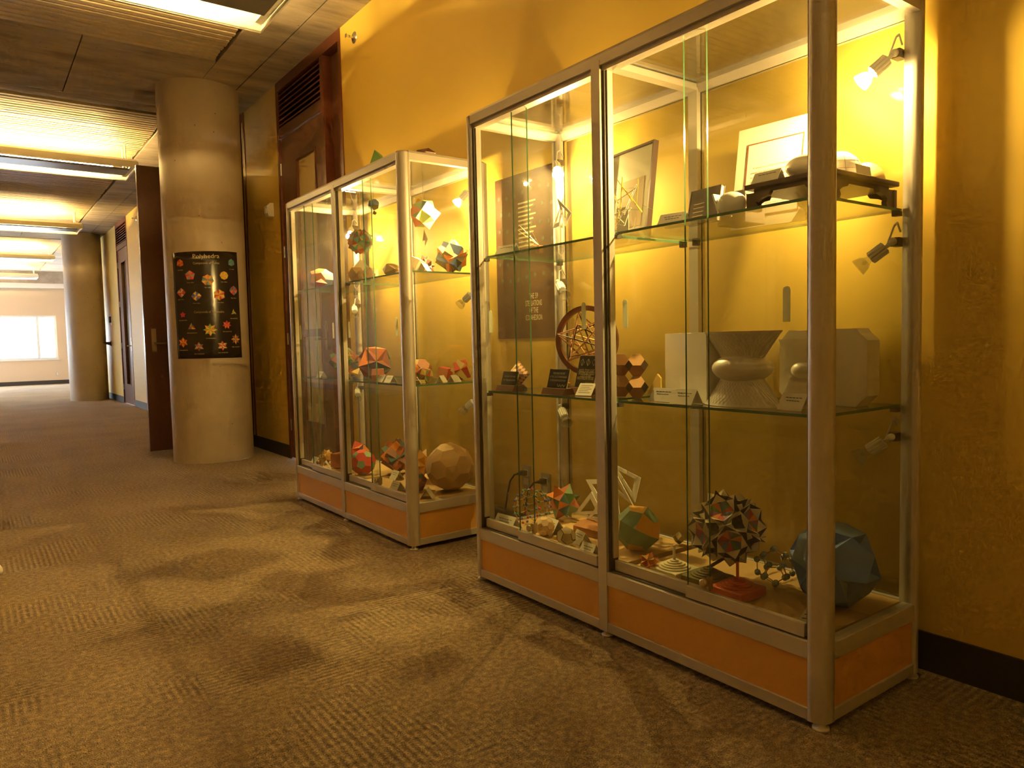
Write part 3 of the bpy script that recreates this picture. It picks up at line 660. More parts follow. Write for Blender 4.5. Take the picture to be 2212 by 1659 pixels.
# ball and stick models: every ball and every stick is a part
def ball_stick(case, u, v, rpx, zs, S, edge, rb, rs, cols, stick, name, label, rot, dx=0):
    c, R = put(case, u, v, rpx, zs, dx); V, F = SH[S]; E_ = Matrix.Rotation(math.radians(rot[2]), 3, 'Z') @ Matrix.Rotation(math.radians(rot[0]), 3, 'X')
    P = [E_ @ p*(R-rb) for p in V]; z = zs-min(p.z for p in P)+rb
    t = thing(name, label, 'model', (c.x, c.y, z)); ms = {k: MB().sphere((0, 0, 0), rb, k, 12).mesh('ball') for k in cols}
    for i, p in enumerate(P): link('ball', ms[cols[(i*5+i//3) % len(cols)]], t, p)
    done = set()
    for f in F:
        for a, b_ in zip(f, f[1:]+f[:1]):
            k = tuple(sorted((a, b_)))
            if k in done: continue
            done.add(k); MB().rod(P[a], P[b_], rs, stick, n=6, cap=False).obj('stick', t)
mat('bead_silver', (.46, .56, .52), .22, .4); mat('bead_gold', (.55, .48, .22), .25, .5)
ball_stick('A', 1673, 1223, 45, ZD, 'dod', 0, .0098, .0018, ['bead_silver', 'bead_silver', 'bead_silver', 'bead_gold'], 'wood_light', 'molecule_model', 'ball and stick cage of silvery green balls beside the red stand', (20, 0, 10))
ball_stick('A', 1137, 1097, 43, ZD, 'tic', 0, .0056, .0011, ['p_teal', 'p_purple', 'p_green', 'p_steelblue', 'p_magenta', 'p_sage', 'p_blue'], 'p_tan', 'bead_cage', 'round cage of small coloured beads and sticks on the case deck', (15, 0, 0), .03)
# white triangle frames on a driftwood base
def tri_frame(parent, pts, w, th=.004, m='p_offwhite', nm='triangle_frame'):
    P = [Vector(p) for p in pts]; c = sum(P, Vector())/3; n = (P[1]-P[0]).cross(P[2]-P[0]).normalized()
    inr = sum(((P[i]+P[(i+1) % 3])/2-c).length for i in range(3))/3; k = max(.2, 1-w/inr); b = MB(); q = [c+(p-c)*k for p in P]
    for i in range(3):
        j = (i+1) % 3; vs_ = [P[i], P[j], q[j], q[i]]; vs_ = [x+n*th/2 for x in vs_]+[x-n*th/2 for x in vs_]
        b.add(vs_, [(0, 1, 2, 3), (7, 6, 5, 4), (0, 4, 5, 1), (1, 5, 6, 2), (2, 6, 7, 3), (3, 7, 4, 0)], m)
    return b.obj(nm, parent)
sc_ = thing('triangle_sculpture', 'sculpture of interlocking white triangle frames standing on a rough wooden base', 'sculpture', (2.02, 2.17, ZD))
def sp(u, v, x): return at(u, v, x=x+.095)-Vector((2.02, 2.17, ZD))
for a in (((1240, 1112), (1278, 1062), (1302, 1110), 1.93), ((1266, 1036), (1318, 1034), (1300, 1100), 1.97), ((1318, 998), (1384, 1032), (1372, 1085), 1.95), ((1292, 1030), (1322, 1005), (1368, 1092), 1.93), ((1264, 1138), (1330, 1040), (1340, 1120), 1.94)):
    P = [sp(*a[0], a[3]+.01), sp(*a[1], a[3]), sp(*a[2], a[3]-.02)]
    for p in P: p.z = max(p.z, .006)
    tri_frame(sc_, P, .021)
MB().prism([(-.10, -.10), (.04, -.11), (.085, -.02), (.06, .09), (-.03, .10), (-.11, .05)], 2, .001, .03, 'wood_mid').obj('wooden_base', sc_)
# folded paper tetrahedron with print, and name cards
def card(case, u, v, zs, label, w=.07, h=.04, ang=0., lines=3, top=None, base=None):
    """tent card; ang turns the ridge away from the wall direction"""
    p = base or (at(u, v, z=zs) if top is None else at(u, v, z=zs+top)); x0, x1, y0_, y1_ = BOUND[case]
    x, y = min(max(p.x, x0+.03), x1-.03), min(max(p.y, y0_+w/2), y1_-w/2)
    t = thing('name_card', label, 'card', (x, y, zs), (0, 0, math.radians(ang))); d = h*.62; e = .0008
    MB().prism([(-d, 0), (-d+e*1.5, 0), (0, h-e*1.5), (d-e*1.5, 0), (d, 0), (0, h)], 1, -w/2, w/2, 'paper').obj('folded_card', t)
    b = MB(); nrm = Vector((-h, 0, d)).normalized(); up = Vector((d, 0, h)).normalized()
    for k in range(lines):
        c0 = Vector((-d, 0, 0))+up*(h/nrm.length*(.78-.19*k))*1.1+nrm*.0005; hw = w*(.34-.07*(k % 2)); n = 5
        for q in range(n):
            a0 = -hw+2*hw*q/n; a1 = a0+2*hw/n*.8; hh = .0011
            b.add([c0+Vector((0, a0, 0))-up*hh, c0+Vector((0, a1, 0))-up*hh, c0+Vector((0, a1, 0))+up*hh, c0+Vector((0, a0, 0))+up*hh], [(0, 1, 2, 3)], 'ink')
    if lines: b.obj('printed_lines', t)
    return t
card('A', 1095, 1141, ZD, 'white printed tent card in front of the bead cage', .12, .055, 4)
card('A', 1215, 1126, ZD, 'white tent card behind the seamed ball', .10, .055, -8, 1, base=Vector((1.86, 2.29, 0)))
card('A', 1256, 1172, ZD, 'white tent card between the seamed ball and the wooden base', .07, .045, -14, 2)
card('A', 1272, 1200, ZD, 'white tent card against the middle post beside the seamed ball', .07, .045, 0, 3)
tc = thing('folded_paper_pyramid', 'folded paper pyramid with printed text beside the blue polyhedron', 'paper pyramid', (1.775, 1.075, ZD))
P_ = [Vector(p) for p in ((-.045, .05, 0), (.06, .035, 0), (.0, -.028, 0), (-.002, .004, .082))]
MB().add(P_, [(0, 1, 3), (1, 2, 3), (2, 0, 3), (0, 2, 1)], 'paper').obj('paper_faces', tc)
b = MB(); n_ = (P_[0]-P_[2]).cross(P_[3]-P_[2]).normalized(); n_ = n_ if n_.dot(P_[2]) > 0 else -n_; bo = P_[2]
for fa, fb in ((0, 2), (2, 1)):
    n_ = (P_[fb]-P_[fa]).cross(P_[3]-P_[fa]).normalized(); n_ = n_ if n_.dot((P_[fa]+P_[fb])/2-P_[3]*.2) > 0 else -n_
    for k in range(5):
        s = .14+.13*k; L0, L1 = P_[fa].lerp(P_[3], s), P_[fb].lerp(P_[3], s); L0, L1 = L0.lerp(L1, .12)+n_*.0006, L0.lerp(L1, .88)+n_*.0006; du = (P_[3]-(P_[fa]+P_[fb])/2).normalized()*.0011
        b.add([L0-du, L1-du, L1+du, L0+du], [(0, 1, 2, 3)], 'ink')
b.obj('printed_lines', tc)
# ---- large case, middle shelf
c = at(1110, 838, z=ZM+.008)
t = thing('checkered_octahedron', 'turned octahedron inlaid with light and dark wood squares on a black foot', 'wooden solid', (1.845, 2.475, ZM))
b = MB(); R = .055; zc_ = .012+.052
for i in range(8):
    sgn = [(1 if i & q else -1) for q in (1, 2, 4)]; A, B_, C_ = Vector((R*sgn[0], 0, 0)), Vector((0, R*sgn[1], 0)), Vector((0, 0, R*sgn[2])); n = 5
    for r in range(n):
        for k in range(n-r):
            f = lambda r_, k_: A.lerp(B_, 0)*0+C_*(r_/n)+(A*(1-r_/n)).lerp(B_*(1-r_/n), (k_/(n-r_)) if n > r_ else 0)
            q = [f(r, k), f(r, k+1), f(r+1, min(k+1, n-r-1)), f(r+1, min(k, n-r-1))]
            if (q[2]-q[3]).length < 1e-6: q = q[:3]
            b.add([x+Vector((0, 0, zc_)) for x in q], [tuple(range(len(q)))], 'wood_light' if (r+k) % 2 else 'wood_red')
b.obj('inlaid_body', t, rot=(0, 0, math.radians(20))); MB().lathe([(.001, .022), (.018, .02), (.034, .005), (.034, .001), (.001, .001)], 'wood_black', 24).obj('foot', t)
def plaque(u, v, w, h, label, lines, sig, ang=0):
    p = at(u, v, z=ZM); x = max(p.x, XA+.062+.03)
    t = thing('plaque', label, 'plaque', (x, p.y, ZM), (0, 0, math.radians(ang)))
    MB().prism([(-.028, .001), (.03, .001), (.02, .024), (-.018, .024)], 1, -w/2-.006, w/2+.006, 'wood_dark').obj('wooden_holder', t)
    lean = .28; ex, ey = Vector((0, -1, 0)), Vector((lean, 0, 1)).normalized(); nn = ex.cross(ey)
    M = frame_M((-.008, 0, .012), ex, ey)
    MB().box(-w/2, w/2, 0, h, -.004, 0, 'ink_light').box(-w/2+.0012, w/2-.0012, 0, h-.0014, 0, .0006, 'plaque_black').obj('plate', t, M=M)
    for k, (s, z, wd) in enumerate(lines): text('engraved_text', s, h*.13, 'ink_light', t, M @ Matrix.Translation((0, h*z, .0009)), width=w*wd)
    if sig:
        P = [Vector((w*(.02+.40*q/24), h*(.26+.05*math.sin(q*1.9)+.04*math.cos(q*.8)), .0012)) for q in range(25)]; MB().tube(P, .0006, 'ink_light', 4).obj('signature', t, M=M)
    return t, M
plaque(1080, 846, .105, .07, 'small black engraved plaque beside the inlaid octahedron', (('A COLLECTION MADE', .68, .7), ('BY THE ROLLING', .47, .75)), False)
plaque(1180, 854, .115, .085, 'black engraved plaque with a signature in front of the orange paper solid', (('THESE MODELS ARE PART', .80, .62), ('OF THE COLLECTION BELONGING', .64, .84), ('TO THE TORONTO ROOM SHOW', .48, .80)), True)
t, M = plaque(1263, 851, .105, .135, 'tall black plaque with line drawings of crystals beside the middle post', (('MODEL STUDY LIGHT', .56, .8), ('THE FORMS AND MODELS', .49, .85), ('COLLECTED HERE', .42, .55), ('HAVE A PLACE IN THIS CASE', .35, .85)), False)
P = [Vector((.105*(.05+.35*q/24), .135*(.22+.02*math.sin(q*1.9)), .0012)) for q in range(25)]; MB().tube(P, .0005, 'ink_light', 4).obj('signature', t, M=M)
for k in (-1, 0, 1):
    q = [Vector((k*.032+.011*math.cos(a), .108+.013*math.sin(a), .0012)) for a in (1.57, 2.9, 4.71, 6.1, 1.57)]; MB().tube(q, .0005, 'ink_light', 4).tube([q[0], q[2]], .0005, 'ink_light', 4).obj('engraved_drawing', t, M=M)
ps('A', 1207, 826, 27, ZM, 'orange wooden solid of joined pyramids between the two plaques', compound('tet', (RM((0, 0, 1), 0), RM((0, 0, 1), 90)), ('amber', 'orange')), (8, 55, 30), 'pyramid_solid', 'wooden solid', dx=.10, dy=.11)
t = thing('leaning_card', 'white printed card lying tilted against the tall plaque', 'card', (1.785, 1.985, ZM))
Mc = frame_M((-.02, 0, .001), (.25, -.95, 0), (.7, .2, .85)); MB().box(-.034, .034, 0, .055, 0, .001, 'paper').obj('card_sheet', t, M=Mc)
b = MB()
for k in range(5): b.box(-.026, .024-.01*(k % 2), .012+.008*k, .0135+.008*k, .001, .0013, 'ink')
b.obj('printed_lines', t, M=Mc)
rc = at(1267, 735, x=1.98)
t = thing('ring_model', 'large wooden ring holding a star lattice of turned wooden sticks', 'model', (rc.x, rc.y, ZM)); RR = .138; hz = rc.z-ZM
ex_ = Vector((.35, -.94, 0)).normalized(); nx_ = Vector((0, 0, 1)).cross(ex_)
Mr = frame_M((0, 0, hz), ex_, (0, 0, 1))
pr = [(RR, -.008), (RR, .008), (RR-.020, .008), (RR-.020, -.008), (RR, -.008)]; MB().lathe(pr, 'wood_red', 48, smooth=False).obj('ring', t, M=Mr)
MB().box(-.035, .035, -.05, .05, .001, .014, 'wood_dark').box(-.012, .012, -.02, .02, .014, hz-RR+.006, 'wood_dark').obj('stand', t)
V_, _ = SH['ico']; S_ = [RM((0, 0, 1), 20) @ RM((1, 0, 0), 15) @ v*.118 for v in V_]; k = 0
for i in range(12):
    for j in range(i):
        if 1.2*.118 < (S_[i]-S_[j]).length < 1.8*.118:
            m = 'wood_black' if k % 6 == 0 else 'wood_light' if k % 2 else 'wood_mid'; k += 1; mid = (S_[i]+S_[j])/2
            MB().rod(S_[i], mid, .002, m, .0036, 6).rod(mid, S_[j], .0036, m, .002, 6).obj('stick', t, M=Matrix.Translation((0, 0, hz)))
c, R = put('A', 1353, 811, 47, ZM)
t = thing('block_cluster', 'cluster of four wooden truncated octahedra, two above two', 'wooden blocks', (c.x, c.y-.012, ZM)); V_, F_ = SH['toc']; rr = .0415
E_ = Matrix.Identity(3); b = MB()
for f in F_:
    n = sum((V_[i] for i in f), Vector())
    b.add([E_ @ V_[i]*rr for i in f], [tuple(range(len(f)))], 'wood_black' if len(f) == 4 and abs(n.z) < .5 else 'wood_mid' if n.z < 0 else 'wood_light')  # face tones mix wood colour with painted light: pale tops, brown undersides, black sides
bm_ = b.mesh('block'); st_ = 4*rr/5**.5
ax_ = E_ @ Vector((0, 1, 0))
for s in (-.5, .5):
    for k in (0, 1): link('block', bm_, t, ax_*s*st_*1.0+Vector((0, 0, rr*.8945+.0005+k*st_*1.001)))
o = MB().prism([(0, 0), (.05, 0), (.012, .075), (0, .06)], 0, -.01, .01, 'p_gold').obj('wood_wedge', None, (1.96, 1.79, ZM), (0, 0, .5)); tag(o, 'yellow wooden wedge between the block cluster and the marble slab', 'wedge')
# marble carvings
def hourglass(yc, half, waist, H, n=18):
    L_, R_ = [], []
    for k in range(n+1):
        z = H*k/n; s = abs(2*k/n-1); w = waist+(half-waist)*s**1.15; L_.append((yc-w, z)); R_.append((yc+w, z))
    return L_+R_[::-1]
def carving(name, label, loc, parts):
    t = thing(name, label, 'marble carving', loc)
    for nm, b in parts: b.obj(nm, t)
    return t
def rough_slab(x0, x1, y0_, y1_, H, rnd, seed):
    random.seed(seed); P = []
    def edge(a, b_, n): return [(a[0]+(b_[0]-a[0])*k/n, a[1]+(b_[1]-a[1])*k/n) for k in range(n)]
    c = rnd; co = [(y0_+c, .0005), (y1_-c, .0005), (y1_, c), (y1_, H-c), (y1_-c, H), (y0_+c, H), (y0_, H-c), (y0_, c)]
    for i in range(8): P += edge(co[i], co[(i+1) % 8], 8 if i % 2 == 0 else 3)
    P = [(a+random.uniform(-.0016, .0016), max(.0005, b_+random.uniform(-.0016, .0016))) if b_ > .002 else (a, .0005) for a, b_ in P]
    return MB().prism(P, 0, x0, x1, 'marble')
gl = MB()
for k in range(9):
    for s in (1, -1):
        a = -.11+.0275*k; gl.box(-.0005, 0, a-.0004, a+.0004, .01, .205, 'marble_line') if False else None
def waist_r(z, H, half, waist): return waist+(half-waist)*abs(2*z/H-1)**1.15
e1 = MB().sphere((0, 0, 0), 1, 'marble', 32); e1.v = [(p[0]*.078, p[1]*.092, p[2]*.044+.109) for p in e1.v]
hgb = MB().lathe([(.0001, .0005)]+[(waist_r(.217*k/24, .217, .125, .052), max(.0005, .217*k/24)) for k in range(25)]+[(.0001, .217)], 'marble', 48, smooth=False); hgb.v = [(p[0]*.62, p[1], p[2]) for p in hgb.v]
lines = MB()
for k in range(26):
    for sgn in (1, -1):
        P = []
        for q in range(17):
            z = .006+.205*q/16; r = waist_r(z, .217, .125, .052)+.0004; a_ = 1.6+k*.125+sgn*(z-.109)*7
            if abs(z-.109) > .034: P.append(Vector((r*.62*math.cos(a_), r*math.sin(a_), z)))
            elif len(P) > 1: lines.tube(P, .0003, 'marble_line', 3); P = []
            else: P = []
        if len(P) > 1: lines.tube(P, .0003, 'marble_line', 3)
slab_ = rough_slab(-.026, .026, -.150, .150, .216, .004, 1)
Rz = Matrix.Rotation(math.radians(-24), 3, 'Z'); slab_.v = [tuple(Rz @ Vector(p)+Vector((.045, .225, 0))) for p in slab_.v]
carving('marble_carving', 'white marble carving of a slab, an hourglass and an ellipsoid, beside the block cluster', (1.825, 1.35, ZM),
        [('hourglass', hgb), ('ellipsoid', e1), ('slab', slab_), ('incised_lines', lines)])
hg2 = hourglass(.0, .08, .03, .19); e2 = MB().sphere((0, 0, 0), 1, 'marble', 28); e2.v = [(p[0]*.04-.028, p[1]*.045, p[2]*.03+.1) for p in e2.v]
carving('marble_carving', 'rounded white marble slab with a chipped corner, at the end of the middle shelf', (1.985, 1.175, ZM),
        [('slab', rough_slab(-.02, .045, -.125, .145, .216, .032, 2)), ('hourglass', MB().prism([(a+.05, b_+.0005) for a, b_ in hg2], 0, -.05, -.018, 'marble')), ('ellipsoid', MB().add([(p[0], p[1]+.05, p[2]) for p in e2.v], e2.f, 'marble', True))])
card('A', 1478, 864, ZM, 'white tent card leaning in front of the marble slab', .095, .042, 0, 2, base=Vector((1.785, 1.615, 0)))
card('A', 1530, 886, ZM, 'white tent card at the foot of the marble hourglass', .085, .045, 0, 2, base=Vector((1.742, 1.50, 0)))
card('A', 1735, 892, ZM, 'white tent card in front of the rounded marble slab', .08, .045, -6, 2, base=Vector((1.80, 1.16, 0)))
#---PART4---
# ---- large case, upper shelf
card('A', 0, 0, ZU, 'white tent card alone near the far end of the upper shelf', .11, .04, 6, 1, base=Vector((1.775, 2.44, 0)))
t = thing('wire_model', 'fan of thin straight wires on a small block, upper shelf', 'model', (1.86, 2.34, ZU)); b = MB()
for k, (dy, dz) in enumerate(((.16, .03), (.15, .045), (.16, .015), (.10, .09), (.11, .075), (.04, .10))): b.rod((0, 0, .03), (-.02*k*.3, dy, .03+dz), .0009, 'brass', n=5)
b.obj('wires', t); box('block', (-.012, .012, -.012, .012, .0005, .032), 'wood_light', t)
t = thing('triangle_model', 'small white model of crossed triangle frames under the glowing spotlight, upper shelf', 'model', (1.885, 2.235, ZU)); tb = at(1215, 470, x=1.885)-Vector((1.885, 2.235, ZU))
q = px((1.885, 2.235, 1.45))
def tp(du, dv, dx): return Vector((dx, -du*q*1.15, tb.z+.01-dv*q))
tri_frame(t, [tp(-22, 24, 0), tp(0, -40, .02), tp(8, 24, -.02)], .012, m='white_gloss'); tri_frame(t, [tp(-2, -36, -.01), tp(24, -2, .015), tp(2, 22, .02)], .012, m='white_gloss'); tri_frame(t, [tp(-20, 18, .02), tp(14, 30, -.015), tp(8, -6, 0)], .010, m='white_gloss')
MB().rod((0, 0, .012), (0, 0, tb.z-.02), .0025, 'white_gloss').box(-.03, .03, -.03, .03, .0005, .012, 'clear_plastic').obj('clear_base', t)
t = thing('clear_sheet', 'small white printed sheet standing beside the middle post, upper shelf', 'sheet', (1.95, 1.96, ZU)); box('sheet', (-.001, .001, -.03, .03, .0005, .13), 'paper', t); box('foot', (-.015, .015, -.03, .03, .0005, .004), 'clear_plastic', t)
t = thing('straw_model', 'model of yellow and white straws tied with green string, upper shelf', 'model', (1.80, 1.70, ZU)); O_ = Vector((1.80, 1.70, ZU))
def sw(a, x): return at(1300+a[0]/7.9, 300+a[1]/7.9, x=x)-O_
mat('straw_white', (.85, .83, .74), .35); mat('straw_yellow', (.85, .70, .12), .35); mat('string_green', (.15, .45, .15), .6)
random.seed(11)
for i, (a, b_, m, r) in enumerate((((350, 650), (320, 1200), 'straw_yellow', 2), ((270, 710), (520, 1060), 'straw_yellow', 2), ((340, 800), (690, 1250), 'straw_yellow', 2), ((620, 680), (590, 1110), 'straw_yellow', 1.5), ((600, 780), (380, 1290), 'straw_white', 2.4), ((130, 1150), (590, 830), 'straw_white', 1.2),
        ((180, 870), (330, 1400), 'straw_white', 1.2), ((130, 760), (280, 1100), 'straw_yellow', 1.6), ((120, 1330), (500, 1180), 'straw_white', 2), ((130, 1440), (380, 1480), 'straw_white', 1.4), ((250, 1500), (360, 1250), 'straw_white', 1.6), ((480, 1200), (390, 1480), 'straw_white', 1.4),
        ((320, 1150), (240, 1480), 'straw_yellow', 1.8), ((580, 1120), (680, 1250), 'straw_yellow', 1.4), ((130, 1200), (380, 1440), 'straw_white', 1.6), ((240, 1200), (690, 1210), 'string_green', .5), ((690, 1130), (880, 1210), 'string_green', .5), ((130, 1370), (400, 1370), 'string_green', .6), ((715, 685), (620, 775), 'straw_white', .8), ((180, 870), (590, 830), 'string_green', .4))):
    x0, x1 = 1.80+random.uniform(-.03, .05), 1.80+random.uniform(-.03, .05)
    p0, p1 = sw(a, x0), sw(b_, x1)
    for p in (p0, p1): p.z = max(p.z, .003)
    MB().rod(p0, p1, .0011*r, m, n=6).obj('string' if 'green' in m else 'straw', t)
t = thing('framed_picture', 'dark framed pale picture leaning at the back of the upper shelf', 'picture', (2.02, 2.02, ZU), (0, math.radians(7), math.radians(-8)))
wq, hq = .135, .372; fb = MB()
fb.box(-.010, .012, -wq, -wq+.008, .0015, hq, 'wood_black').box(-.010, .012, wq-.008, wq, .0015, hq, 'wood_black').box(-.010, .012, -wq+.008, wq-.008, .0015, .012, 'wood_black').box(-.010, .012, -wq+.008, wq-.008, hq-.008, hq, 'wood_black'); fb.obj('frame', t)
box('picture_sheet', (0, .003, -wq+.008, wq-.008, .012, hq-.008), 'cream_plaster', t); box('picture_glass', (-.006, -.004, -wq+.008, wq-.008, .012, hq-.008), 'case_glass', t)
box('printed_area', (-.0012, -.0002, -wq+.05, wq-.06, .07, hq-.12), 'p_skin', t)
card('A', 0, 0, ZU, 'white tent card in front of the straw model, upper shelf', .095, .042, 10, 2, base=Vector((1.80, 1.585, 0)))
c = at(1415, 462, z=ZU+.075); o = MB().lathe([(.001, .055), (.02, .052), (.04, .038), (.052, .015), (.055, .0005), (.05, .0005), (.038, .03), (.02, .045), (.001, .048)], 'clear_plastic', 32).obj('glass_bowl', None, (1.93, 1.72, ZU)); tag(o, 'upturned clear bowl behind the white card on the upper shelf', 'bowl')
t = thing('notebook', 'dark leather notebook standing open on the upper shelf', 'book', (1.85, 1.515, ZU+.004), (0, math.radians(12), math.radians(-6)))
box('cover', (-.003, 0, -.062, .062, .002, .112), 'leather', t); box('pages', (0, .012, -.06, .06, .003, .110), 'paper', t); box('back_cover', (.012, .015, -.062, .062, .002, .112), 'leather', t); box('spine', (-.004, .016, .062, .066, .002, .112), 'leather', t)
for k in range(4): box('embossed_line', (-.0035, -.003, .0, .045, .025+.013*k, .027+.013*k), 'brass', t)
t = thing('grey_box', 'low grey box behind the notebook on the upper shelf', 'box', (1.98, 1.475, ZU)); box('body', (-.05, .05, -.06, .045, .0005, .085), 'box_grey', t, .002); box('lid', (-.051, .051, -.061, .046, .085, .100), 'box_grey', t, .002)
def egg(name, label, loc, rx, ry, rz, m, cut=0., rot=0.):
    b = MB(); prof = [(math.cos(math.radians(a)), math.sin(math.radians(a))) for a in range(int(-90 if not cut else 0), 91, 6)]
    b.lathe([(max(1e-4, r), z) for r, z in prof], m, 36); 
    if cut: b.lathe([(1e-4, 0), (1, 0)], m, 36)
    z0 = min(p[2] for p in b.v); b.v = [(p[0]*rx, p[1]*ry, (p[2]-z0)*rz+.0005) for p in b.v]
    return tag(b.obj(name, None, loc, (0, 0, rot)), label, 'model')
t = thing('ridged_shell', 'glossy white shell with flat cut facets beside the carved wooden stand', 'model', (1.78, 1.352, ZU))
b = MB().sphere((0, 0, 0), 1, 'white_gloss', 28); b.v = [(p[0]*.036, min(p[1], .72)*.046, max(p[2], -.8)*.036+.0295) for p in b.v]; b.obj('shell', t)
MB().prism([(-.030, .0005), (-.024, .0005), (.0, .062), (-.006, .064)], 0, -.028, .028, 'white_gloss').obj('facet', t).location = (0, .048, 0)
# carved stand with scroll feet
t = thing('carved_stand', 'dark carved wooden stand with scroll feet on the upper shelf', 'stand', (1.765, 1.038, ZU)); wx, wy, hh = .345, .262, .058
box('top_board', (0, wx, 0, wy, hh, hh+.014), 'wood_carved', t, .003); box('inner_frame', (.02, wx-.02, .02, wy-.02, hh-.012, hh), 'wood_carved', t)
foot = [(0, 0.0005), (.030, .0005), (.036, .012), (.030, .022), (.045, .030), (.070, .036), (.078, hh-.010), (.0, hh-.010), (-.0, .02)]
for x in (.008, wx-.022):
    for s, y in ((1, .004), (-1, wy-.004)): MB().prism([(y+s*a, z) for a, z in foot], 0, x, x+.014, 'wood_carved').obj('scroll_foot', t)
for y in (.008, wy-.022):
    for s, x in ((1, .022), (-1, wx-.022)): MB().prism([(x+s*a, z) for a, z in foot], 1, y, y+.014, 'wood_carved').obj('scroll_foot', t)
zt = ZU+hh+.014
egg('smooth_egg', 'smooth cream egg-shaped solid on the corner of the carved stand', (1.832, 1.145, zt), .045, .062, .031, 'cream_plaster')
egg('gridded_dome', 'white dome with pencilled grid lines on the carved stand', (1.955, 1.125, zt), .066, .062, .080, 'white_gloss', 1)
o = bpy.data.objects['gridded_dome']; b = MB()
for k in range(8):
    a = k*math.pi/4; b.tube([Vector((.0663*math.cos(e)*math.cos(a), .0623*math.cos(e)*math.sin(a), .0005+.0803*math.sin(e))) for e in [q*.16 for q in range(9)]], .0004, 'ink', 4)
for e in (.3, .62): b.tube([Vector((.0663*math.cos(e)*math.cos(q*.2618), .0623*math.cos(e)*math.sin(q*.2618), .0005+.0803*math.sin(e))) for q in range(25)], .0004, 'ink', 4)
b.obj('grid_lines', o)
egg('reflection_dome', 'yellowish dome imitating a reflection of the white dome, wall side of the carved stand', (2.068, 1.115, zt), .043, .055, .062, 'p_sand', 1)  # solid dome added in place of the gridded dome's reflection in the back glass
card('A', 0, 0, zt, 'white tent card on the carved stand beside the egg-shaped solid', .085, .034, 0, 1, base=Vector((1.80, 1.245, 0)))
t = thing('label_card', 'small white card leaning on the gridded dome', 'card', (1.95, 1.05, zt)); MB().box(-.045, .03, -.0006, .0006, .0005, .028, 'paper').obj('card_sheet', t, rot=(math.radians(-8), 0, 0))
# matted sheet about the shape
t = thing('matted_sheet', 'cream matted sheet headed DISCOVERING A shape, leaning behind the carved stand', 'framed text', (2.055, 1.425, ZU+.0005))
Ms = frame_M((0, 0, 0), (.06, -1, 0), (.16, 0, 1)); mw, mh = .27, .335
MB().box(-mw/2, mw/2, 0, mh, -.006, -.001, 'cream_plaster').obj('mat_board', t, M=Ms)
i0, i1, j0, j1 = -.092, .097, .04, .275
MB().box(i0, i1, j0, j1, -.001, 0, 'paper').obj('page', t, M=Ms)
b = MB(); q = .0045
b.box(i0-q, i0, j0-q, j1+q, -.001, .0004, 'p_brown').box(i1, i1+q, j0-q, j1+q, -.001, .0004, 'p_brown').box(i0, i1, j0-q, j0, -.001, .0004, 'p_brown').box(i0, i1, j1, j1+q, -.001, .0004, 'p_brown'); b.obj('mat_line', t, M=Ms)
mat('ink_brown', (.08, .03, .015), .7)
text('printed_text', 'DISCOVERING A GÖMBÖC', .014, 'ink_brown', t, Ms @ Matrix.Translation((.005, .242, .0006)), bold=.0002, width=.145); text('printed_text', 'SHAPE', .014, 'ink_brown', t, Ms @ Matrix.Translation((.0, .222, .0006)), width=.04)
for k, s in enumerate(('   A Gömböc is a convex three-dimensional homo-', 'geneous body which, when resting on a flat surface', 'has just one stable and one unstable point of equi-', 'librium.  The Gömböc is self-righting:  if it is put', 'down on a surface it will start rolling until it has', 'reached the only stable equilibrium position.', '   The existence of the Gömböc shape was', 'proved in 2007 by Hungarian scientists', 'and it was conjectured in 1995')):
    text('printed_text', s, .0085, 'ink_brown', t, Ms @ Matrix.Translation((i0+.014, .196-.0152*k, .0006)), 'LEFT', width=(.16 if len(s) > 44 else .135))

# ------------------------------------------------------------------ smaller case
def B(*a, **k): return ps('B', *a, **k)
CUBES = (RM((0, 0, 1), 0), RM((1, 1, 0), 40), RM((0, 1, 1), 50), RM((1, 0, 1), 35))
# deck
B(784, 998, 28, ZD, 'red ball with green pentagons, like a football, on the deck of the smaller case', T('tic', 0, ('red',)), (10, 12, 0), 'football_model', 'ball')
me = bpy.data.objects['football_model'].data; me.materials.append(MATS['p_sage'])
for po in me.polygons:
    if len(po.vertices) == 5: po.material_index = 1
B(845, 965, 48, ZD, 'large rust and dark green compound polyhedron at the back of the deck', compound('cub', CUBES, ('rust', 'dkteal', 'brown', 'orange')), (15, 20, 30), 'compound_model', fixed=(2.0, 3.90, .107))
B(928, 1004, 36, ZD, 'amber paper star with sharp points beside the big tan ball', T('ico', .85, ('amber', 'tan', 'amber', 'gold'), mode='mix'), (5, 5, 25), 'star_polyhedron', 'star', dy=.06)
B(990, 1006, 52, ZD, 'big tan paper ball of many facets at the end of the smaller case', T('tic', .03, ('tan', 'skin')), (10, 5, 8), 'paper_ball', 'ball')
B(905, 1040, 23, ZD, 'small brown and green dodecahedron at the front corner of the smaller case', T('dod', .05, ('brown', 'dkteal', 'rust'), mode='mix'), (10, 20, 0), 'dodecahedron_model', dy=.02)
B(893, 972, 24, ZD, 'red and blue paper star half hidden behind the corner post', T('oct', .7, ('red', 'blue', 'orange'), mode='side'), (30, 20, 10), 'star_polyhedron', 'star', dy=.25, dx=.02)
B(735, 985, 25, ZD, 'orange faceted box beside the football model', T('cub', .08, ('orange', 'rust')), (0, 0, 25), 'paper_box', 'polyhedron')
B(703, 980, 22, ZD, 'small tan spiky star at the far end of the deck', T('dod', .8, ('tan', 'khaki', 'amber'), mode='mix'), (0, 10, 30), 'star_polyhedron', 'star', dy=.02, grow=.8)
B(762, 1008, 15, ZD, 'small cream paper block half behind the football model', T('cuo', 0, ('skin',)), (0, 0, 20), 'paper_block', dx=.10, dy=.15)
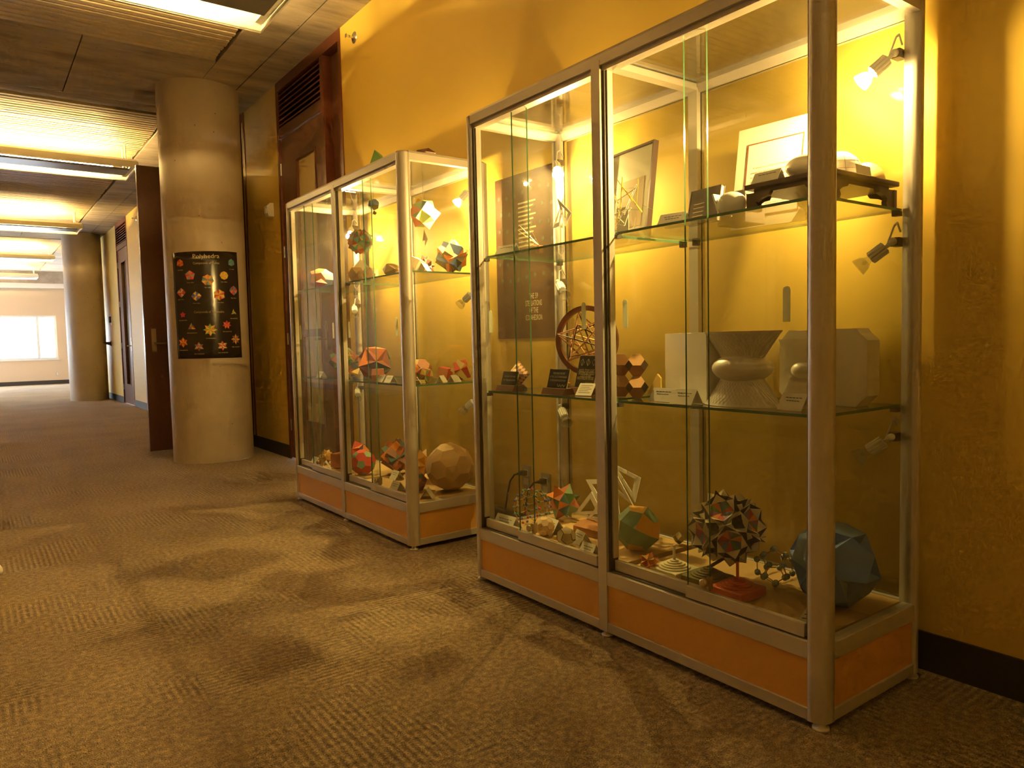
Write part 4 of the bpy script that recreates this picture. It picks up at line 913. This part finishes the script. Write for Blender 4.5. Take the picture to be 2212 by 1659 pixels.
for u, v, lab, a in ((668, 998, 'white tent card at the far end of the deck of the smaller case', 5), (702, 1004, 'white tent card in front of the orange faceted box', -25), (857, 1035, 'white tent card behind another card near the corner post, smaller case deck', 0), (858, 1060, 'white tent card right against the sliding door, smaller case deck', 4), (958, 1060, 'white tent card in front of the big tan paper ball', -40)):
    card('B', u, v, ZD, lab, .075, .05, a, 2, base={702: Vector((1.745, 4.37, 0)), 958: Vector((1.80, 3.2, 0))}.get(u))
# middle shelf
B(693, 783, 36, ZM, 'brown and green compound of cubes at the far end of the middle shelf', compound('cub', CUBES, ('rust', 'green', 'brown', 'dkteal')), (20, 10, 15), 'compound_model')
B(799, 778, 41, ZM, 'brown dented polyhedron with bright orange facets, middle shelf', T('ico', -.2, ('rust', 'dkteal', 'brown', 'orange', 'rust')), (8, 22, 10), 'dented_polyhedron', dx=.03)
B(752, 772, 28, ZM, 'blue polyhedron half behind the brown dented one', T('ico', 0, ('blue', 'slate')), (10, 0, 20), 'blue_solid', fixed=(1.93, 4.36, .078))
B(770, 806, 20, ZM, 'small plain orange hexagonal block on the middle shelf', T('pri6', 0, ('orange',)), (90, 0, 60), 'hexagonal_block', 'block', dy=.0, dx=.02)
B(750, 795, 13, ZM, 'small yellow pyramid beside the orange hexagonal block', T('tet', 0, ('yellow', 'gold')), (55, 0, 20), 'yellow_pyramid', 'pyramid', fixed=(1.82, 4.03, .04))
B(893, 800, 18, ZM, 'salmon truncated block behind the corner post, middle shelf', T('toc', 0, ('salmon', 'orange')), (0, 0, 20), 'truncated_block', 'block', fixed=(1.935, 3.56, .05))
B(915, 786, 17, ZM, 'brown octagonal block at the back of the middle shelf', T('toc', 0, ('brown', 'khaki', 'dkbrown')), (0, 0, 40), 'truncated_block', 'block', fixed=(2.04, 3.66, .06))
B(922, 806, 18, ZM, 'red and green paper solid with pale top faces', T('cuo', .1, ('red', 'green', 'rust', 'gold'), mode='mix'), (12, 8, 20), 'paper_solid', fixed=(1.87, 3.315, .045))
B(963, 793, 17, ZM, 'red leaning cube on the middle shelf', T('cub', 0, ('red', 'salmon', 'red')), (12, 0, 30), 'red_cube', 'cube', fixed=(2.045, 3.405, .052))
B(1000, 797, 23, ZM, 'yellow and dark red crossed paper solid at the end of the middle shelf', compound('cub', CUBES[:2], ('gold', 'red')), (20, 30, 10), 'crossed_solid', fixed=(2.035, 3.222, .06))
o = MB().prism([(-.03, .0005), (.02, .0005), (.04, .016), (-.02, .016)], 0, -.018, .018, 'p_gold').obj('flat_wedge', None, (1.80, 3.25, ZM), (0, 0, .2)); tag(o, 'flat yellow wedge between the white cards, middle shelf', 'wedge')
o = MB().prism([(-.04, .0005), (.04, .0005), (.0, .06)], 0, -.006, .006, 'p_amber').obj('paper_triangle', None, (1.98, 3.74, ZM), (0, 0, -.3)); tag(o, 'amber paper triangle behind the white cards, middle shelf', 'triangle')
for u, v, x, y, a, lab in ((0, 0, 1.75, 4.40, 0, 'white tent card in front of the brown and green compound, middle shelf'), (0, 0, 1.755, 3.565, 0, 'white tent card closest to the brown dented polyhedron'), (0, 0, 1.745, 3.455, 0, 'white tent card second after the brown dented polyhedron'), (0, 0, 1.80, 3.665, 8, 'white tent card behind the first card beside the dented polyhedron'),
                           (0, 0, 1.755, 3.19, -30, 'white tent card right at the front corner of the middle shelf'), (0, 0, 1.90, 3.20, -50, 'white tent card below the red leaning cube'), (0, 0, 1.965, 3.185, -62, 'white tent card below the yellow and dark red solid'), (0, 0, 1.775, 4.06, -10, 'small white tent card by the middle post, middle shelf')):
    card('B', 0, 0, ZM, lab, .07, .036, a, 2, base=Vector((x, y, 0)))
# upper shelf
def bu(label, u, v, X, R, polys, rot, name='polyhedron_model', cat='polyhedron', y=None):
    """u, v = the top of a thing standing X from the camera's plane on the upper shelf; its height follows from that"""
    p = at(u, v, x=X); h = p.z-ZU
    o = solid(name, label, cat, Vector((X, y or p.y, 0)), R, polys, rot, ZU, PAPER); zs_ = [q.co.z for q in o.data.vertices]; k = h/(max(zs_)-min(zs_))
    o.scale.z = k; o.location.z = ZU+.0005-min(zs_)*k; return o
bu('pale and red folded paper tent below the multicoloured ball', 778, 560, 1.84, .088, T('oct', 0, ('offwhite', 'red', 'offwhite', 'red')), (0, 0, 30), 'paper_tent', 'paper model')
bu('pink faceted dome laced with white lines at the far end of the upper shelf', 690, 580, 1.81, .085, T('dod', .03, ('pink', 'salmon', 'slate')), (10, 0, 20), 'laced_dome', 'paper model', y=4.5)
bu('small dark red pyramid in front of the pink dome', 686, 603, 1.752, .045, T('tet', 0, ('red', 'brown')), (55, 0, 75), 'red_pyramid', 'pyramid', y=4.36)
bu('ochre paper solid on the shelf in front of the pale and red tent', 763, 580, 1.765, .05, T('cuo', 0, ('khaki', 'gold')), (0, 0, 20), 'ochre_solid', y=3.87)
bu('cream paper solid beside the ochre one, upper shelf', 800, 577, 1.79, .05, T('cuo', 0, ('cream', 'tan')), (10, 0, 50), 'cream_solid')
bu('low khaki paper solid on the upper shelf', 850, 567, 1.85, .066, T('ico', 0, ('khaki', 'olive')), (5, 10, 10), 'khaki_solid')
bu('pale grey paper box with slanted sides next to the corner post', 897, 553, 1.82, .055, T('cub', .12, ('offwhite', 'cream')), (25, 10, 30), 'pale_box', 'paper model')
bu('dark brown spiky star polyhedron on the upper shelf', 936, 548, 1.93, .056, T('ico', .8, ('dkbrown', 'brown', 'grape'), mode='mix'), (0, 0, 10), 'star_polyhedron', 'star', y=3.385)
bu('large teal, orange and green compound solid at the end of the upper shelf', 985, 515, 2.005, .092, compound('cub', CUBES[:3], ('slate', 'orange', 'olive')), (20, 15, 40), 'compound_model', y=3.24)
card('B', 0, 0, ZU, 'white tent card in front of the teal and orange compound solid', .09, .04, -48, 1, base=Vector((1.815, 3.19, 0)))
# hanging models
def hanging(u, v, x, rpx, polys, label, rot, tail):
    c = at(u, v, x=x); R = rpx*px(c)
    t = thing('hanging_model', label, 'hanging model', c, group='paper balls hanging inside the smaller case')
    s = solid('paper_ball', None, None, (0, 0, 0), R, polys, rot); s.parent = t; s.location = (0, 0, 0)
    MB().rod((0, 0, R*.8), (0, 0, TB-.0195-c.z), .0007, 'ink', n=5).obj('string', t)
    if tail: MB().add([(0, 0, -R*.9), (.004, -.03, -R*1.5), (.0, .02, -R*1.55), (0, -.006, -R*1.9)], [(0, 1, 2), (0, 3, 1)], 'p_khaki').obj('tail', t)
hanging(807, 442, 1.82, 13, T('dod', 0, ('slate', 'salmon', 'olive', 'tan')), 'small multicoloured dodecahedron hanging on a string in the smaller case', (10, 5, 0), True)
hanging(915, 462, 1.93, 37, T('cuo', .45, ('salmon', 'sage', 'pink', 'lime', 'amber', 'slate'), mode='mix'), 'large multicoloured paper star hanging on a string near the end glass', (20, 30, 10), True)
hanging(778, 522, 1.86, 30, T('ido', .28, ('rust', 'teal', 'brown', 'sage', 'gold'), mode='mix'), 'brown and green paper star ball hanging above the pale and red tent', (5, 10, 0), False)
# on top of the smaller case
c = at(818, 335, z=TB+.05); solid('green_pyramid', 'green paper pyramid on top of the smaller case', 'pyramid', Vector((1.755, 3.53, 0)), .072, T('tet', 0, ('green', 'green', 'olive')), (0, 0, 0), TB+.0005)
solid('dark_polyhedron', 'dark flat polyhedron on top of the smaller case', 'polyhedron', Vector((1.86, 3.23, 0)), .055, T('ico', 0, ('dkbrown', 'khaki')), (0, 0, 0), TB+.0005, None, (1, 1.2, .5))

# ------------------------------------------------------------------ poster on the concrete column
CX_, CY_, CR_ = C1
def on_col(u, v, r=CR_+.002):
    d = ray(u, v); a = d.x*d.x+d.y*d.y; b_ = -(d.x*CX_+d.y*CY_); c = CX_*CX_+CY_*CY_-r*r
    t_ = (-b_-math.sqrt(b_*b_-a*c))/a; p = EYE+d*t_
    return math.atan2(p.y-CY_, p.x-CX_), p.z
cor = [on_col(372, 547), on_col(511, 545), on_col(385, 775), on_col(523, 772)]
def pp(s, t_, r):
    a0, z0 = [cor[0][i]*(1-t_)+cor[2][i]*t_ for i in (0, 1)]; a1, z1 = [cor[1][i]*(1-t_)+cor[3][i]*t_ for i in (0, 1)]
    a = a0+(a1-a0)*s; return Vector((r*math.cos(a), r*math.sin(a), z0+(z1-z0)*s))
t = thing('column_poster', 'dark poster headed Polyhedra, taped round the concrete column', 'poster', (CX_, CY_, 0)); n = 24
b = MB(); vs_ = []
for j in range(13):
    for i in range(n+1): vs_.append(pp(i/n, j/12, CR_+.0022+.0016*max(0, math.sin(i*.55+j*.3))**6))
b.add(vs_, [(j*(n+1)+i, (j+1)*(n+1)+i, (j+1)*(n+1)+i+1, j*(n+1)+i+1) for j in range(12) for i in range(n)], 'poster_dark' if 'poster_dark' in MATS else mat('poster_dark', (.030, .022, .018), .18).name, True)
o = b.obj('sheet', t, fix=False); o.modifiers.new('s', 'SOLIDIFY').thickness = .0008
def left(y): return 285+(y-250)*.0595
def st_(xz, yz): return (xz-left(yz))/(1300.), (yz-235)/2105.
def pr(s, t_): return pp(s, t_, CR_+.0055)
def pfig(xz, yz, rz, npt, inner, cols):
    s0, t0 = st_(xz, yz); b = MB(); pts = [(s0+a/1300., t0-b_/2105.) for a, b_ in star2d(npt, rz, rz*inner, math.pi/2)]; N_ = len(pts)
    for k in range(N_):
        p, q = pts[k], pts[(k+1) % N_]; b.add([pr(s0, t0), pr(*p), pr(*q)], [(0, 1, 2)], 'p_'+cols[k % len(cols)])
    for k in range(0, N_, 2):
        p = pts[k]; m = ((s0*2+p[0])/3, (t0*2+p[1])/3); q = pts[(k+1) % N_]; m2 = ((s0*2+q[0])/3, (t0*2+q[1])/3)
        b.add([pr(*m)*1.0005, pr(*m2)*1.0005, pp(s0, t0, CR_+.0058)], [(0, 1, 2)], 'p_'+cols[(k//2+1) % len(cols)])
    b.obj('printed_figure', t, fix=False)
for a in ((478, 450, 80, 3, .85, ('red', 'orange')), (1440, 450, 78, 3, .9, ('teal', 'slate')), (675, 700, 98, 5, .8, ('pink', 'sage', 'magenta')), (990, 800, 112, 7, .85, ('amber', 'orange', 'slate', 'sage')), (1288, 710, 85, 4, .95, ('amber', 'yellow')), (500, 1030, 92, 4, .8, ('red', 'offwhite', 'red')), (790, 1110, 95, 4, .8, ('yellow', 'blue', 'purple')),
          (1200, 1090, 112, 6, .8, ('red', 'salmon', 'yellow')), (1490, 1000, 95, 4, .85, ('red', 'slate', 'pink')), (535, 1468, 64, 5, .6, ('magenta',)), (1490, 1436, 72, 3, .4, ('yellow', 'green')), (710, 1716, 84, 3, .5, ('yellow', 'red', 'slate')), (1040, 1776, 128, 8, .6, ('lime', 'orange', 'yellow')), (1345, 1681, 90, 7, .6, ('red', 'magenta', 'orange')),
          (540, 2016, 105, 6, .6, ('orange', 'red', 'amber')), (845, 2106, 95, 6, .55, ('salmon', 'red', 'slate', 'offwhite')), (1265, 2096, 98, 6, .6, ('orange', 'offwhite', 'red')), (1535, 1971, 105, 8, .6, ('orange', 'slate', 'red', 'yellow'))):
    pfig(*a)
def ptext(txt, xz, yz, hz, m, wz):
    me = text_mesh(txt, 1.0); xs = [v.co.x for v in me.vertices]; w = max(xs)-min(xs); s0, t0 = st_(xz, yz)
    for v in me.vertices: v.co = pr(s0+v.co.x/w*wz/1300., t0-v.co.y*hz/2105.)
    me.materials.append(MATS[m]); link('printed_text', me, t)
mat('print_gold', (.72, .58, .28), .5)
ptext('Polyhedra', 955, 335, 120, 'print_gold', 470); ptext('Compounds of Cubes', 962, 468, 62, 'print_gold', 465); ptext('Compounds of Tetrahedra', 1020, 1425, 62, 'print_gold', 540)
for x_, y_, s in ((485, 585, 'two cubes'), (1448, 580, 'two cubes'), (682, 840, 'three cubes'), (1000, 945, 'five cubes'), (1290, 835, 'four cubes'), (500, 1165, 'three cubes'), (798, 1250, 'three cubes'), (1220, 1240, 'five cubes'), (1495, 1150, 'four cubes'), (540, 1578, 'ten tetrahedra'), (1500, 1555, 'two tetrahedra'), (722, 1832, 'three tetrahedra'), (1050, 1945, 'ten tetrahedra'), (1360, 1815, 'five tetrahedra'), (555, 2170, 'six tetrahedra'), (855, 2248, 'four tetrahedra'), (1280, 2232, 'four tetrahedra'), (1545, 2122, 'eight tetrahedra')):
    ptext(s, x_, y_, 34, 'print_gold', 12*len(s))

# ------------------------------------------------------------------ white stool whose foot tip shows at the edge of the picture
t = thing('swivel_stool', 'white glossy swivel stool, only the tip of one foot in view on the carpet', 'stool', (-.255, 3.99, 0))
for k in range(5):
    a = k*2*math.pi/5+.05; d = Vector((math.cos(a), math.sin(a), 0)); e = Vector((-d.y, d.x, 0)); b = MB()
    rows = []
    for f, w, h in ((.02, .030, .075), (.12, .028, .07), (.22, .026, .06), (.29, .026, .05), (.312, .018, .040), (.32, .004, .025)):
        rows.append([d*f+e*w*s+Vector((0, 0, z)) for s, z in ((-1, .004), (-1, h*.6), (-.5, h), (.5, h), (1, h*.6), (1, .004))])
    vs_ = [p for r in rows for p in r]; b.add(vs_, [(i*6+j, i*6+(j+1) % 6, (i+1)*6+(j+1) % 6, (i+1)*6+j) for i in range(5) for j in range(6)]+[tuple(range(6)), tuple(range(35, 29, -1))], 'white_gloss', True); b.obj('foot_arm', t)
MB().lathe([(.001, .085), (.03, .08), (.03, .4), (.001, .4)], 'chrome', 20).obj('column', t); MB().lathe([(.001, .40), (.15, .41), (.17, .43), (.17, .46), (.15, .475), (.001, .48)], 'white_gloss', 32).obj('seat', t)
